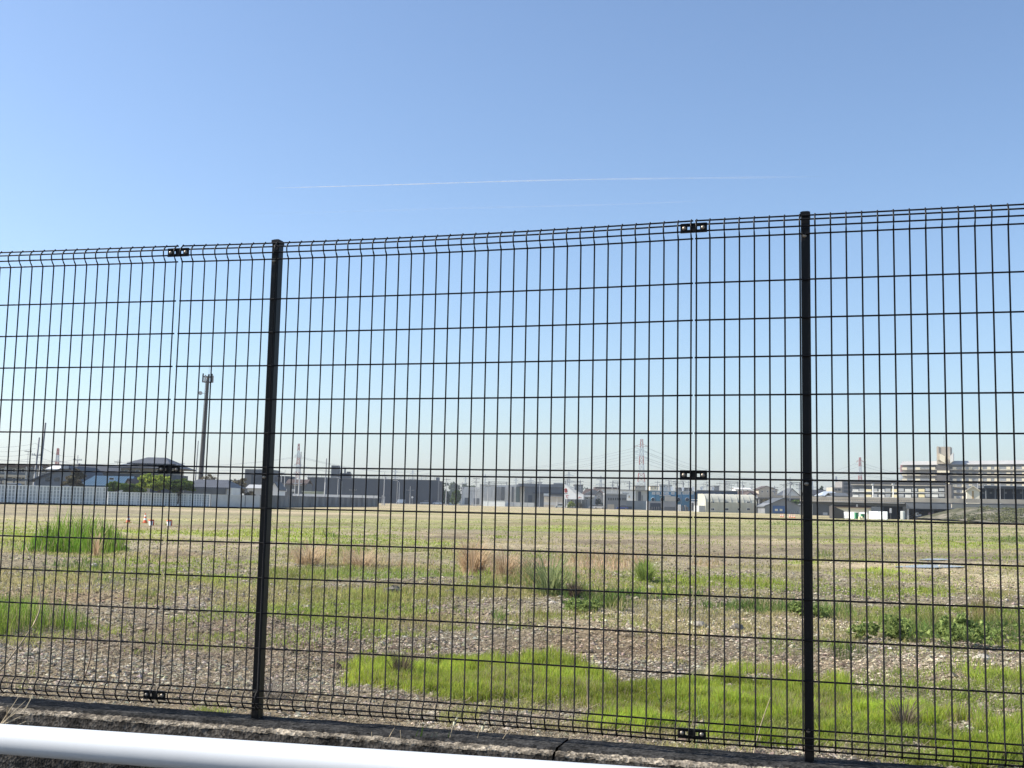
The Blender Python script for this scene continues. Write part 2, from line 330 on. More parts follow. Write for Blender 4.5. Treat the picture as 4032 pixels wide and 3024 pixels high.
# ---------------------------------------------------------------- grass blades
def sample_patch(p, n):
    pu, pv, ru, rv, k, s = p
    a = rng.uniform(0, 2*math.pi, n); r = np.sqrt(rng.uniform(0, 1, n))*1.45
    return pu+ru*r*np.cos(a), pv+rv*r*np.sin(a)
def ground_pts(u, v):
    d = (u[:, None]-2016)/F*MW[0]-(v[:, None]-1512)/F*MW[1]+MW[2]
    ok = d[:, 2] < -1e-4; tt_ = np.where(ok, (0-CAM[2])/np.where(ok, d[:, 2], -1), 1)
    return (CAM+d*tt_[:, None]), ok
def blades(name, pts, h, wd, col, lean, material, seg=2):
    n = len(pts); a = rng.uniform(0, 2*math.pi, n); dx = np.cos(a); dy = np.sin(a)
    b = rng.uniform(0, 2*math.pi, n); lx = np.cos(b)*lean*h; ly = np.sin(b)*lean*h
    V = np.zeros((n, 5, 3)); hw = wd/2
    V[:, 0] = pts+np.stack([-dx*hw, -dy*hw, -0.01*np.ones(n)], 1); V[:, 1] = pts+np.stack([dx*hw, dy*hw, -0.01*np.ones(n)], 1)
    mid = pts+np.stack([lx*0.35, ly*0.35, h*0.6], 1)
    V[:, 2] = mid+np.stack([dx*hw*0.8, dy*hw*0.8, 0*h], 1); V[:, 3] = mid+np.stack([-dx*hw*0.8, -dy*hw*0.8, 0*h], 1)
    V[:, 4] = pts+np.stack([lx, ly, h], 1)
    i = np.arange(n)*5
    F4 = np.stack([i, i+1, i+2, i+3], 1); F3 = np.stack([i+3, i+2, i+4], 1)
    C = np.repeat(col[:, None, :], 5, 1)
    return npmesh(name, V.reshape(-1, 3), [F4, F3], material, col=C.reshape(-1, 3))
def grow(kinds, name, label, dens):
    PT, H, W, C, L = [], [], [], [], []
    for p in PATCH:
        if p[4] not in kinds: continue
        area = math.pi*p[2]*p[3]*2.1; n = int(area*dens*min(1.2, p[5]))
        u, v = sample_patch(p, n); pt, ok = ground_pts(u, v)
        ok &= (pt[:, 1] > 5.2) & (pt[:, 1] < 210); u, v, pt = u[ok], v[ok], pt[ok]
        if len(u) < 3: continue
        c, _ = cover(u, v, pt[:, 0], pt[:, 1], [p[4]])
        q = (rng.uniform(0.02, 1.1, len(u)) < c**1.2); pt = pt[q]; c = c[q]
        if len(pt) < 1: continue
        pt[:, 2] = gz(pt[:, 0], pt[:, 1]); d = pt[:, 1]
        h = rng.uniform(PH[p[4]][0], PH[p[4]][1], len(pt))*(0.55+0.6*c)
        base = np.array(PCOL[p[4]]); hue = rng.normal(0, 1, (len(pt), 1))
        sh = fbm(pt[:, 0], pt[:, 1], 0.9, 3, 44)[:, None]; hue = hue*0.6+(sh-0.5)*4.5
        cl = base*np.clip(1+0.28*hue, 0.3, 2)*(1+rng.normal(0, 0.08, (len(pt), 3))); yl = np.clip((fbm(pt[:, 0], pt[:, 1], 2.2, 3, 47)[:, None]-0.5)*3, 0, 0.18 if p[4] == 'lime' else 0.5); cl = cl*(1-yl)+np.array([0.27, 0.25, 0.08])*yl
        h = h*(0.6+0.8*sh[:, 0])*(0.35+1.3*fbm(pt[:, 0], pt[:, 1], 0.16, 2, 61))
        dr = rng.uniform(0, 1, len(pt)) < ((0.04+0.45*np.clip((fbm(pt[:, 0], pt[:, 1], 0.6, 3, 66)-0.5)*3, 0, 1)) if p[4] != 'dry' else 0.3); cl[dr] = np.array([0.42, 0.36, 0.2])
        PT.append(pt); H.append(h); W.append(np.maximum(0.0045, d*0.00042)*rng.uniform(0.7, 1.5, len(pt))*(1.5 if p[4] in ('reed', 'dark') else 1)); C.append(np.clip(cl, 0.01, 0.8))
        if p[4] in ('reed', 'tallmid'):
            uu, vv, _ = toimg(pt); dd = np.sqrt(((uu-p[0])/p[2])**2+((vv-p[1])/p[3])**2); H[-1] = H[-1]*np.clip(1.35-dd*0.85, 0.2, 1)
        L.append(rng.uniform(0.1, 0.9 if p[4] in ('dark', 'mid', 'dry') else 0.45, len(pt)))
    o = blades(name, np.concatenate(PT), np.concatenate(H), np.concatenate(W), np.concatenate(C), np.concatenate(L), BLADE)
    tag(o, label, 'grass', kind='stuff')
grow(['lime'], 'young_grass', 'bright lime green young grass in patches on the gravel field', 0.14)
grow(['mid', 'dark', 'olive'], 'weeds', 'low dark and olive green weeds spreading over the field', 0.1)
grow(['dry', 'brown'], 'dry_grass', 'straw coloured dead grass standing in clumps in mid field', 0.045)
grow(['tallmid'], 'long_grass', 'longer green grass at the left edge of the field', 0.12)
def scatter_weeds():
    n = 610000; u = rng.uniform(-450, 4660, n); v = 2045+(3024-2045)*rng.uniform(0, 1, n)**1.25; pt, ok = ground_pts(u, v); pt = pt[ok]; v = v[ok]; u = u[ok]
    f = fbm(pt[:, 0], pt[:, 1], 2.6, 4, 141)+0.5*(fbm(pt[:, 0], pt[:, 1], 0.35, 3, 142)-0.5); wt = np.where(v < 2480, 0.12, 0.02)+np.where((v > 2080) & (v < 2450), 0.085, 0.0)+np.where((u > 2500) & (v > 2450) & (v < 2700), 0.05, 0)+0.05*(u > 2500)
    q = (f+wt-0.62 > rng.uniform(0, 0.25, len(f))) & (pt[:, 1] < 200); tn_ = tone_at(u, v, pt[:, 0], pt[:, 1])[:, 0]; q &= rng.uniform(0, 1, len(f)) < np.clip(tn_, 0, 1)**7; q &= (tn_ < 1.15) | (rng.uniform(0, 1, len(f)) < 0.35)
    pt = pt[q]; f = f[q]; n = len(pt); pt[:, 2] = gz(pt[:, 0], pt[:, 1])
    t_ = fbm(pt[:, 0], pt[:, 1], 4.0, 3, 150)[:, None]; k_ = np.clip((t_-0.42)*5, 0, 1); cl = np.array([0.28, 0.35, 0.07])*(1-k_)+np.array([0.44, 0.39, 0.18])*k_; cl = cl*rng.uniform(0.6, 1.4, (n, 1))
    o = blades('sparse_weeds', pt, rng.uniform(0.02, 0.09, n), np.maximum(0.005, pt[:, 1]*0.0005)*rng.uniform(0.8, 1.6, n), np.clip(cl, 0.01, 0.8), rng.uniform(0.3, 1.2, n), BLADE); tag(o, 'sparse olive and straw coloured weeds scattered between the grass patches', 'grass', kind='stuff')
scatter_weeds()
# the tall reed clump is a thing one can point to
grow(['reed'], 'reed_clump', 'x', 0.2)
rc = bpy.data.objects['reed_clump']; del rc['kind']; tag(rc, 'tall dark green reed clump standing alone at the left of the field', 'grass clump')

# ---------------------------------------------------------------- loose stones and straw
def stones(n, v0, v1, smin, smax, keep=1.0):
    n = int(n*1.18); u = rng.uniform(-450, 4660, n); v = rng.uniform(v0, v1, n)
    pt, ok = ground_pts(u, v); pt = pt[ok]; u = u[ok]; v = v[ok]
    c, _ = cover(u, v, pt[:, 0], pt[:, 1]); bare = fbm(pt[:, 0], pt[:, 1], 1.2, 3, 91)
    q = (rng.uniform(0, 1, len(u)) > c*0.92) & (rng.uniform(0.15, 0.7, len(u)) < bare+0.1); return pt[q]
pt = np.concatenate([stones(120000, 2480, 3024, 0, 0), stones(52000, 2250, 2480, 0, 0), stones(12000, 2130, 2250, 0, 0)])
pt[:, 2] = gz(pt[:, 0], pt[:, 1]); n = len(pt)
s = rng.lognormal(math.log(0.0095), 0.4, n)*np.clip(pt[:, 1]/9, 1, 2.6)**0.6; s = np.minimum(s, 0.055)
oct_ = np.array([[1,0,0],[0,1,0],[-1,0,0],[0,-1,0],[0,0,1],[0,0,-1]], float)
of = np.array([[0,1,4],[1,2,4],[2,3,4],[3,0,4],[1,0,5],[2,1,5],[3,2,5],[0,3,5]])
V = oct_[None]*rng.uniform(0.6, 1.35, (n, 6, 1)); V[:, :, 2] *= 0.65
a = rng.uniform(0, 6.28, n); ca, sa = np.cos(a)[:, None], np.sin(a)[:, None]; X = V[:, :, 0]*ca-V[:, :, 1]*sa; Yy = V[:, :, 0]*sa+V[:, :, 1]*ca
V[:, :, 0], V[:, :, 1] = X*1.25, Yy*0.95; V = V*s[:, None, None]+pt[:, None, :]; V[:, :, 2] += (s*0.25)[:, None]
fc = (of[None]+(np.arange(n)*6)[:, None, None]).reshape(-1, 3)
tone = rng.beta(0.75, 0.95, (n, 1)); cA = np.array([0.11, 0.092, 0.068]); cB = np.array([0.62, 0.54, 0.41]); cl = cA*(1-tone)+cB*tone
cl *= 1+rng.normal(0, 0.05, (n, 3)); uu_, vv_, _ = toimg(pt); cl = cl*tone_at(uu_, vv_, pt[:, 0], pt[:, 1]); cl = np.clip(cl, 0.03, 0.8)
M = mat('stone', (0.95, 0.95, 0.95), 0.9, 0.0, 1, attr='col', spec=0.15)
g = npmesh('gravel', V.reshape(-1, 3), fc, M, col=np.repeat(cl[:, None], 6, 1).reshape(-1, 3)); tag(g, 'loose grey and tan gravel over the near field', 'gravel', kind='stuff')
# straw litter
u = 5000*rng.uniform(0, 1, 130000)**1.25-400; v = rng.uniform(2150, 3024, 130000); pt, ok = ground_pts(u, v); pt = pt[ok]
q = rng.uniform(0.3, 0.75, len(pt)) < fbm(pt[:, 0], pt[:, 1], 0.9, 3, 33)+0.05*(pt[:, 0] < 0); pt = pt[q]; n = len(pt)
pt[:, 2] = gz(pt[:, 0], pt[:, 1])+0.012
a = rng.uniform(0, 6.28, n); L = rng.uniform(0.02, 0.11, n); dx, dy = np.cos(a)*L, np.sin(a)*L; wd = 0.003*np.clip(pt[:, 1]/8, 1, 3)
V = np.zeros((n, 4, 3)); up = rng.uniform(-0.01, 0.05, n)
V[:, 0] = pt; V[:, 1] = pt+np.stack([dx, dy, up], 1); V[:, 2] = V[:, 1]+np.stack([-dy/L*wd, dx/L*wd, 0*L+wd*0.5], 1); V[:, 3] = V[:, 0]+np.stack([-dy/L*wd, dx/L*wd, 0*L+wd*0.5], 1)
cl = np.array([0.5, 0.42, 0.3])*rng.uniform(0.25, 1.3, (n, 1))
g = npmesh('straw_litter', V.reshape(-1, 3), (np.arange(n)*4)[:, None]+np.array([0, 1, 2, 3]), BLADE, col=np.repeat(cl[:, None], 4, 1).reshape(-1, 3)); tag(g, 'dead straw stalks lying over the gravel', 'straw', kind='stuff')

def curved_tuft(name, label, u, v, n, h, spread, c0, c1, cat='weeds', seed=1, wd=0.006):
    rg = np.random.default_rng(seed); p = onground(u, v); p[2] = float(gz(np.array([p[0]]), np.array([p[1]]))[0])
    V, Fq, C = [], [], []
    for k in range(n):
        a = rg.uniform(0, 6.283); r0 = rg.uniform(0, spread*0.35); L = h*rg.uniform(0.5, 1.2); out = spread*rg.uniform(0.2, 1.0); c = np.array(c0)+(np.array(c1)-np.array(c0))*rg.uniform(0, 1); i = len(V); w2 = wd*rg.uniform(0.5, 1.1)
        tx_, ty_ = -math.sin(a)*w2, math.cos(a)*w2; droop = rg.uniform(0.0, 0.9)
        for q in range(6):
            t = q/5; rr = r0+out*t**1.5; z = L*(t*(1+droop*0.4)-droop*0.9*t**3); kk = 1-0.85*t
            for sg in (-1, 1): V.append((rr*math.cos(a)+sg*tx_*kk, rr*math.sin(a)+sg*ty_*kk, max(0.0, z))); C.append(c)
        for q in range(5): Fq.append([i+2*q, i+2*q+1, i+2*q+3, i+2*q+2])
    o = npmesh(name, V, np.array(Fq), BLADE, col=np.array(C)); o.location = [float(c_) for c_ in p]; tag(o, label, cat); return o
curved_tuft('dry_tuft', 'matted pale straw tuft beside the right joint of the fence', 2772, 2712, 260, 0.2, 0.14, (0.5, 0.43, 0.25), (0.75, 0.68, 0.45), seed=2, wd=0.003)
curved_tuft('brown_weed', 'dark brown dead weed in the lime grass right of the left post', 1580, 2685, 220, 0.3, 0.22, (0.05, 0.045, 0.035), (0.25, 0.2, 0.13), seed=3, wd=0.004)
curved_tuft('green_clump', 'bright upright grass clump in the middle of the field', 2538, 2290, 170, 0.5, 0.5, (0.14, 0.2, 0.05), (0.36, 0.44, 0.12), seed=4, wd=0.012)
curved_tuft('grey_weed', 'grey green leaning weed clump left of the bright upright one', 2165, 2350, 150, 0.8, 0.9, (0.18, 0.22, 0.09), (0.38, 0.42, 0.2), seed=5, wd=0.014)
curved_tuft('dry_plume', 'pale orange plume of dead grass in the middle distance, the largest', 1862, 2258, 330, 0.85, 0.75, (0.42, 0.31, 0.19), (0.78, 0.6, 0.4), seed=6, wd=0.013)
curved_tuft('dry_plume', 'orange dead grass plume right of the largest one', 1990, 2268, 240, 0.6, 0.65, (0.42, 0.31, 0.19), (0.74, 0.58, 0.4), seed=7, wd=0.012)
curved_tuft('dry_plume', 'dead grass plume right of the left fence post', 1212, 2226, 240, 0.6, 0.9, (0.42, 0.32, 0.2), (0.72, 0.58, 0.4), seed=8, wd=0.013)
curved_tuft('dry_plume', 'dead grass plume halfway between the left post and the largest plume', 1420, 2228, 240, 0.5, 1.0, (0.42, 0.32, 0.2), (0.72, 0.58, 0.4), seed=9, wd=0.012)
curved_tuft('dry_plume', 'slim straw plume at the right foot of the reed clump', 380, 2190, 60, 0.75, 0.3, (0.45, 0.33, 0.2), (0.7, 0.55, 0.36), seed=10, wd=0.012)
curved_tuft('dead_brush', 'grey tangle of dead brush beside the foot of the left post', 1065, 2755, 300, 0.18, 0.4, (0.1, 0.09, 0.08), (0.45, 0.4, 0.33), seed=11, wd=0.003)
curved_tuft('brown_weed', 'dark dead weed right of the right fence post in the lime grass', 3560, 2885, 200, 0.24, 0.25, (0.06, 0.05, 0.04), (0.4, 0.33, 0.22), seed=12, wd=0.004)
curved_tuft('brown_weed', 'round brown weed left of the dark green patch in mid field', 2262, 2362, 200, 0.3, 0.22, (0.08, 0.06, 0.05), (0.25, 0.19, 0.14), seed=13, wd=0.01)
def leafy(label, u, v, rx, h, seed, c0=(0.14, 0.2, 0.06), c1=(0.38, 0.45, 0.15)):
    p = onground(u, v); rg = random.Random(seed)
    bl_ = [(p[0]+rg.uniform(-1.3, 1.3)*rx, p[1]+rg.uniform(-.5, .5)*rx, h*rg.uniform(0.25, 0.6), rx*rg.uniform(.3, .55), rx*.4, h*rg.uniform(.3, .5)) for _ in range(6)]
    o = leaf_cloud('leafy_weed', bl_, 1500, 0.026, c0, c1, None, seed); tag(o, label, 'weeds', 'leafy weeds in the right half of the field')
PENDING_LEAFY = [('leafy dark weed clump below the right end of the green band', 3490, 2520, 0.35, 0.28, 201), ('leafy bright weed bush, tallest of those right of the right post', 3635, 2525, 0.42, 0.42, 202), ('low leafy weed mat at the far right of the green band', 3900, 2545, 0.8, 0.3, 203),
 ('small leafy weed just right of the right fence post', 3250, 2425, 0.4, 0.2, 204), ('low leafy weed patch left of the right joint', 2360, 2405, 0.5, 0.18, 205)]
def rock(label, u, v, r, seed, tone=0.3):
    rg = np.random.default_rng(seed); p = onground(u, v); V = []; Fq = []; n, m_ = 9, 6
    for i in range(m_+1):
        for j in range(n):
            th = math.pi*i/m_; ph = 2*math.pi*j/n; rr = r*(1+rg.uniform(-.22, .22)); V.append((rr*1.3*math.sin(th)*math.cos(ph), rr*math.sin(th)*math.sin(ph), rr*0.75*math.cos(th)+r*0.3))
    for i in range(m_):
        for j in range(n): Fq.append([i*n+j, (i+1)*n+j, (i+1)*n+(j+1) % n, i*n+(j+1) % n])
    o = npmesh('rock', V, np.array(Fq), mat('rock%d' % int(tone*100), (tone, tone*0.9, tone*0.74), 0.9, 0.25, 8, bump=0.4, bscale=30)); o.location = [float(c_) for c_ in p]; tag(o, label, 'rock', 'larger stones lying in the field')
for i_, (lab_, u_, v_, r_, t_) in enumerate((('grey rock below the right half of the green band, left of a darker one', 2758, 2468, 0.07, 0.3), ('dark rock, right one of the pair left of the right fence post', 2905, 2480, 0.075, 0.2), ('pale flat rock at the far right in the gravel', 3862, 2608, 0.08, 0.5), ('pale rock right of the right joint in mid field', 2560, 2320, 0.07, 0.5), ('pale stone in the weeds left of the right joint', 2176, 2381, 0.06, 0.55), ('dark clod in the weeds right of the left post', 1545, 2338, 0.13, 0.16), ('dark clod below the flat ground left of the right post', 1780, 2340, 0.09, 0.15), ('white stone at the foot of the reed clump', 370, 2228, 0.06, 0.45))): rock(lab_, u_, v_, r_, 300+i_, t_)

def puddle(u0, u1, v, th, label):
    c = [onground(u0+(u1-u0)*(0.5+0.5*math.cos(a)*(1+0.15*math.sin(3*a))), v+th*math.sin(a)) for a in np.linspace(0, 2*math.pi, 28, endpoint=False)]
    ctr = np.mean(c, 0); V = [(p[0], p[1], 0.05) for p in c]+[(ctr[0], ctr[1], 0.05)]
    o = npmesh('puddle', V, np.array([[i, (i+1) % 28, 28] for i in range(28)]), M_pud); tag(o, label, 'puddle', kind='structure')
puddle(3530, 3790, 2236, 6, None)
puddle(3620, 3740, 2208, 3, None)

# ================================================================ FENCE (own frame, measured off the wires)
FC = np.array([2.4971, -3.9367, -0.2859]); MF = rotm(0.2807, 0.1119, 0.0211)
R = MW.T@MF; T = CAM-R@FC
FM = Matrix([[R[0][0], R[0][1], R[0][2], T[0]], [R[1][0], R[1][1], R[1][2], T[1]], [R[2][0], R[2][1], R[2][2], T[2]], [0, 0, 0, 1]])
s_, a_, b_, m_ = 0.1293, 0.1561, 0.1537, 0.0247
fence = bpy.data.objects.new('wire_mesh_fence', None); COL.objects.link(fence); fence.matrix_world = FM
tag(fence, 'dark wire mesh fence running across the view on a concrete curb', 'fence')
ztop = 4*s_+a_; zbot = -6*s_-m_-b_
# wire profile through the folded beads: (z, y)
prof = [(ztop+0.067, 0.003), (ztop+0.060, -0.004), (ztop+0.050, -0.014), (ztop+0.038, -0.0185), (ztop+0.022, -0.0165), (ztop+0.010, -0.009), (ztop, 0.0),
        (zbot, 0.0), (zbot-0.010, -0.009), (zbot-0.022, -0.0165), (zbot-0.038, -0.0185), (zbot-0.050, -0.014), (zbot-0.060, -0.004), (zbot-0.067, 0.003)]
def py(z):
    zz = [p[0] for p in prof][::-1]; yy = [p[1] for p in prof][::-1]; return float(np.interp(z, zz, yy))
rowz = [ztop+0.063, ztop+0.0455, ztop+0.0225, ztop-0.0, 4*s_, 3*s_, 2*s_, s_, 0, -s_, -s_-m_, -2*s_-m_, -3*s_-m_, -4*s_-m_, -5*s_-m_, -6*s_-m_, zbot, zbot-0.0225, zbot-0.0455, zbot-0.063]
wpit, e_ = 0.05, 0.9117
def colx(i): return wpit*i if 0 < i < 40 else (wpit*(1-e_) if i == 0 else wpit*(39+e_))
def fpos(p, i):
    if p in (0, 4):
        q, sg = (1, -1) if p == 0 else (3, 1); a, b = fpos(q, i), fpos(q, 40 if p == 4 else 0); c = fpos(q, 0 if p == 4 else 40); L = math.hypot(b[0]-c[0], b[1]-c[1]); k = (L+0.02)/L
        return a[0]+(b[0]-c[0])*k, a[1]+(b[1]-c[1])*k
    if p == 2: xx = colx(i); return xx, -0.0393*((xx-1)**2-1)
    if p == 1:
        d = colx(40)-colx(i)+0.0271; return colx(0)-d*math.cos(-0.0441), d*math.sin(-0.0441)
    d = colx(i)-colx(0)+0.0181; return colx(40)+d*math.cos(-0.003), d*math.sin(-0.003)
RW = 0.0028
for p in (0, 1, 2, 3, 4):
    mb = MB()
    for i in range(41):
        xx, yy = fpos(p, i)
        mb.tube([(xx, yy+q, z) for z, q in prof], RW, 6)
    for z in rowz:
        pts = [(fpos(p, i)[0], fpos(p, i)[1]+py(z)+0.0042, z) for i in range(0, 41, 2)]
        d = np.array(pts[1])-np.array(pts[0]); d /= np.linalg.norm(d)
        pts[0] = tuple(np.array(pts[0])-d*0.006); pts[-1] = tuple(np.array(pts[-1])+d*0.006)
        mb.tube(pts, RW*1.05, 6)
    mb.build('mesh_panel', M_dark, fence, smooth=True)
M_bolt = mat('bolt_steel', (0.3, 0.26, 0.21), 0.4, 0.2, 40, metal=0.6)
def dome(r, h, n=12):
    mb = MB(); rings = []
    for k in range(4):
        t = k/4*math.pi/2; i = len(mb.V); rings.append(i)
        for q in range(n):
            a = 2*math.pi*q/n; mb.V.append((r*math.cos(t)*math.cos(a), -h*math.sin(t), r*math.cos(t)*math.sin(a)))
    i = len(mb.V); mb.V.append((0, -h, 0))
    for a, b in zip(rings[:-1], rings[1:]):
        for q in range(n): mb.F4.append([a+q, a+(q+1)%n, b+(q+1)%n, b+q])
    for q in range(n): mb.F3.append([rings[-1]+q, rings[-1]+(q+1)%n, i])
    return mb
# posts: square tube with a low cap and three bolts
def post(x0, y0):
    z0, z1 = -1.056, ztop+0.076; c = 0.003; hw, dp = 0.0148, 0.042
    mb = MB()
    o8 = [(-hw+c, 0), (hw-c, 0), (hw, c), (hw, dp-c), (hw-c, dp), (-hw+c, dp), (-hw, dp-c), (-hw, c)]
    i = 0
    for z in (z0, z1):
        for (ax, ay) in o8: mb.V.append((x0+ax, y0+ay, z))
    for q in range(8): mb.F4.append([q, (q+1)%8, 8+(q+1)%8, 8+q])
    o = mb.build('post', M_dark, fence)
    mb = MB(); mb.frustum(x0, y0+dp/2, hw+0.0015, dp/2+0.0015, hw+0.0015, dp/2+0.0015, z1-0.012, z1+0.001); mb.frustum(x0, y0+dp/2, hw+0.0015, dp/2+0.0015, hw-0.006, dp/2-0.008, z1+0.001, z1+0.006)
    mb.build('post_cap', M_dark, o)
    for zb in (ztop-0.006, -s_-m_-0.012, zbot-0.004):
        bo = dome(0.007, 0.006).build('bolt', M_bolt, o, smooth=True); bo.location = (x0-0.002, y0-0.0008, zb)
post(0.3872, fpos(2, 8)[1]+0.0095); post(2.377, 0.0105)
post(4.37, fpos(4, 8)[1]+0.0095); post(fpos(1, 8)[0]-0.01, fpos(1, 8)[1]+0.0095)
# clamps joining the panels
def clamp(jx, jy, zc, yoff, yaw):
    e = MB(); W2, H2, th = 0.046, 0.0165, 0.003
    hx = (0.012, 0.022); hz = 0.0055
    for sx in (-1, 1):
        a, b = sorted((sx*hx[0], sx*hx[1]))
        e.box(a, b, 0, th, hz, H2); e.box(a, b, 0, th, -H2, -hz)
        c, d = sorted((sx*hx[1], sx*W2)); e.box(c, d, 0, th, -H2, H2)
    e.box(-hx[0], hx[0], 0, th, -H2, H2)
    e.box(-W2+0.001, W2-0.001, -0.004, 0, H2-0.0025, H2-0.0002); e.box(-W2+0.001, W2-0.001, -0.004, 0, -H2+0.0002, -H2+0.0025)
    o = e.build('clamp', M_dark, fence); o.location = (jx, jy+yoff, zc); o.rotation_euler = (0, 0, yaw)
    for sx in (-1, 1):
        bo = dome(0.0076, 0.006).build('bolt', M_bolt, o, smooth=True); bo.location = (sx*0.0325, -0.0005, 0)
for (pa, pb, yw) in ((0, 1, 0.04), (1, 2, 0.02), (2, 3, -0.05), (3, 4, 0.0)):
    xa, ya = fpos(pa, 40); xb, yb = fpos(pb, 0); jx, jy = (xa+xb)/2, (ya+yb)/2
    clamp(jx, jy, ztop+0.0345, -0.010, yw); clamp(jx, jy, -s_-m_/2, 0.0065, yw); clamp(jx, jy, zbot-0.035, -0.010, yw)

# ---------------------------------------------------------------- concrete curb under the fence
def concrete(name, c0, c1, strip=False):
    M = bpy.data.materials.new(name); M.use_nodes = True; t = M.node_tree; b = t.nodes['Principled BSDF']; b.inputs['Roughness'].default_value = 0.95
    b.inputs['Specular IOR Level'].default_value = 0.1
    tc = t.nodes.new('ShaderNodeTexCoord'); v = t.nodes.new('ShaderNodeTexVoronoi'); v.inputs['Scale'].default_value = 90
    n = t.nodes.new('ShaderNodeTexNoise'); n.inputs['Scale'].default_value = 9; n.inputs['Detail'].default_value = 9; n.inputs['Roughness'].default_value = 0.75
    t.links.new(tc.outputs['Object'], v.inputs['Vector']); t.links.new(tc.outputs['Object'], n.inputs['Vector'])
    r = t.nodes.new('ShaderNodeValToRGB'); r.color_ramp.elements[0].position = 0.4; r.color_ramp.elements[1].position = 0.62
    r.color_ramp.elements[0].color = (*c0, 1); r.color_ramp.elements[1].color = (*c1, 1); t.links.new(n.outputs['Fac'], r.inputs[0])
    sp = t.nodes.new('ShaderNodeSeparateColor'); t.links.new(v.outputs['Color'], sp.inputs[0])
    mr = t.nodes.new('ShaderNodeMapRange'); mr.inputs[3].default_value = 0.35; mr.inputs[4].default_value = 1.7; t.links.new(sp.outputs[0], mr.inputs[0])
    mx = t.nodes.new('ShaderNodeVectorMath'); mx.operation = 'SCALE'; t.links.new(r.outputs[0], mx.inputs[0]); t.links.new(mr.outputs[0], mx.inputs[3])
    t.links.new(mx.outputs[0], b.inputs['Base Color'])
    bp = t.nodes.new('ShaderNodeBump'); bp.inputs['Strength'].default_value = 0.5; bp.inputs['Distance'].default_value = 0.006
    t.links.new(v.outputs['Distance'], bp.inputs['Height']); t.links.new(bp.outputs[0], b.inputs['Normal']); return M
M_cface = concrete('curb_aggregate', (0.02, 0.018, 0.016), (0.1, 0.088, 0.074)); M_ctop = concrete('curb_dark_top', (0.012, 0.012, 0.012), (0.05, 0.048, 0.045)); M_cedge = concrete('curb_pale_edge', (0.07, 0.06, 0.048), (0.36, 0.31, 0.24))  # top coloured darker than the face, front edge strip paler
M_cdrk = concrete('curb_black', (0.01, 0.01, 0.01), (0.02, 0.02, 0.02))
def curb(x0, x1, label, seed):
    root = bpy.data.objects.new('concrete_curb', None); COL.objects.link(root); root.matrix_world = FM; tag(root, label, 'curb')
    zt = -1.056
    def strip(name, prof_, matl, amp, steps=340, sc=0.06):
        xs = np.linspace(x0, x1, steps); pr = np.array(prof_); seg = []
        for a, b in zip(pr[:-1], pr[1:]):
            k = max(2, int(np.linalg.norm(b-a)/0.02)); seg += [a+(b-a)*i/k for i in range(k)]
        seg.append(pr[-1]); seg = np.array(seg); m_ = len(seg)
        X = np.repeat(xs, m_); Yv = np.tile(seg[:, 0], steps); Z = np.tile(seg[:, 1], steps)
        d1 = (fbm(X+Z, Yv*3+Z*2+10, sc, 4, seed)-0.5)*amp; d2 = (fbm(X+5, Yv*3+Z+3, sc*0.6, 3, seed+9)-0.5)*amp
        V = np.stack([X, Yv+d1, Z+d2], 1); ii = np.arange(steps*m_).reshape(steps, m_)
        fcs = np.stack([ii[:-1, :-1].ravel(), ii[:-1, 1:].ravel(), ii[1:, 1:].ravel(), ii[1:, :-1].ravel()], 1)
        return npmesh(name, V, fcs, matl, root)
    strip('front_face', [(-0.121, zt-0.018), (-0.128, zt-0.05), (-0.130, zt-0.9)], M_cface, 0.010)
    strip('pale_edge', [(-0.082, zt-0.006), (-0.104, zt-0.006), (-0.118, zt-0.012), (-0.121, zt-0.018)], M_cedge, 0.011, sc=0.022, steps=700)  # narrow paler strip along the front edge of the top
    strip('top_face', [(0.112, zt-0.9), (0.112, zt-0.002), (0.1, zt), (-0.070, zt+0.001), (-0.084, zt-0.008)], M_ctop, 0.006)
    mb = MB()
    for xe in (x0+0.001, x1-0.001): mb.quad((xe, -0.124, zt-0.9), (xe, 0.11, zt-0.9), (xe, 0.11, zt-0.01), (xe, -0.118, zt-0.02))
    mb.build('end_face', M_cdrk, root)
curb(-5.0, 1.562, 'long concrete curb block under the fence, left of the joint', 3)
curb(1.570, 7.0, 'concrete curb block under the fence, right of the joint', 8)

# ---------------------------------------------------------------- street side: white guard rail
P0 = CAM+ray(0, 2909)*2.44; P1 = CAM+ray(2000, 3062)*1.86; dr = P1-P0
M_pipe = mat('white_enamel', (0.55, 0.57, 0.59), 0.45, 0.04, 6, spec=0.4)
rail = empty('guard_rail', (float(P0[0]), float(P0[1]), 0), 'white tubular guard rail along the road in front of the curb', 'guard rail')
o = MB().tube([P0-dr*1.2, P0, P1, P1+dr*1.2], 0.0302, 40).build('rail_tube', M_pipe, rail, smooth=True); o.location = (-P0[0], -P0[1], 0)
for k in (-0.95, 1.75):
    q = P0+dr*k; o = MB().tube([(q[0], q[1], 0), (q[0], q[1], q[2]-0.02)], 0.03, 20).build('rail_post', M_pipe, rail, smooth=True); o.location = (-P0[0], -P0[1], 0)
pv = MB(); a = P0-dr*3; b = P1+dr*3; nrm = np.array([dr[1], -dr[0], 0]); nrm = nrm/np.linalg.norm(nrm)
pv.quad((a-nrm*1.6)[:2].tolist()+[0.004], (a+nrm*6)[:2].tolist()+[0.004], (b+nrm*6)[:2].tolist()+[0.004], (b-nrm*1.6)[:2].tolist()+[0.004])
tag(pv.build('pavement', mat('asphalt', (0.06, 0.06, 0.06), 0.9, 0.2, 4, bump=0.5, bscale=80)), kind='structure')

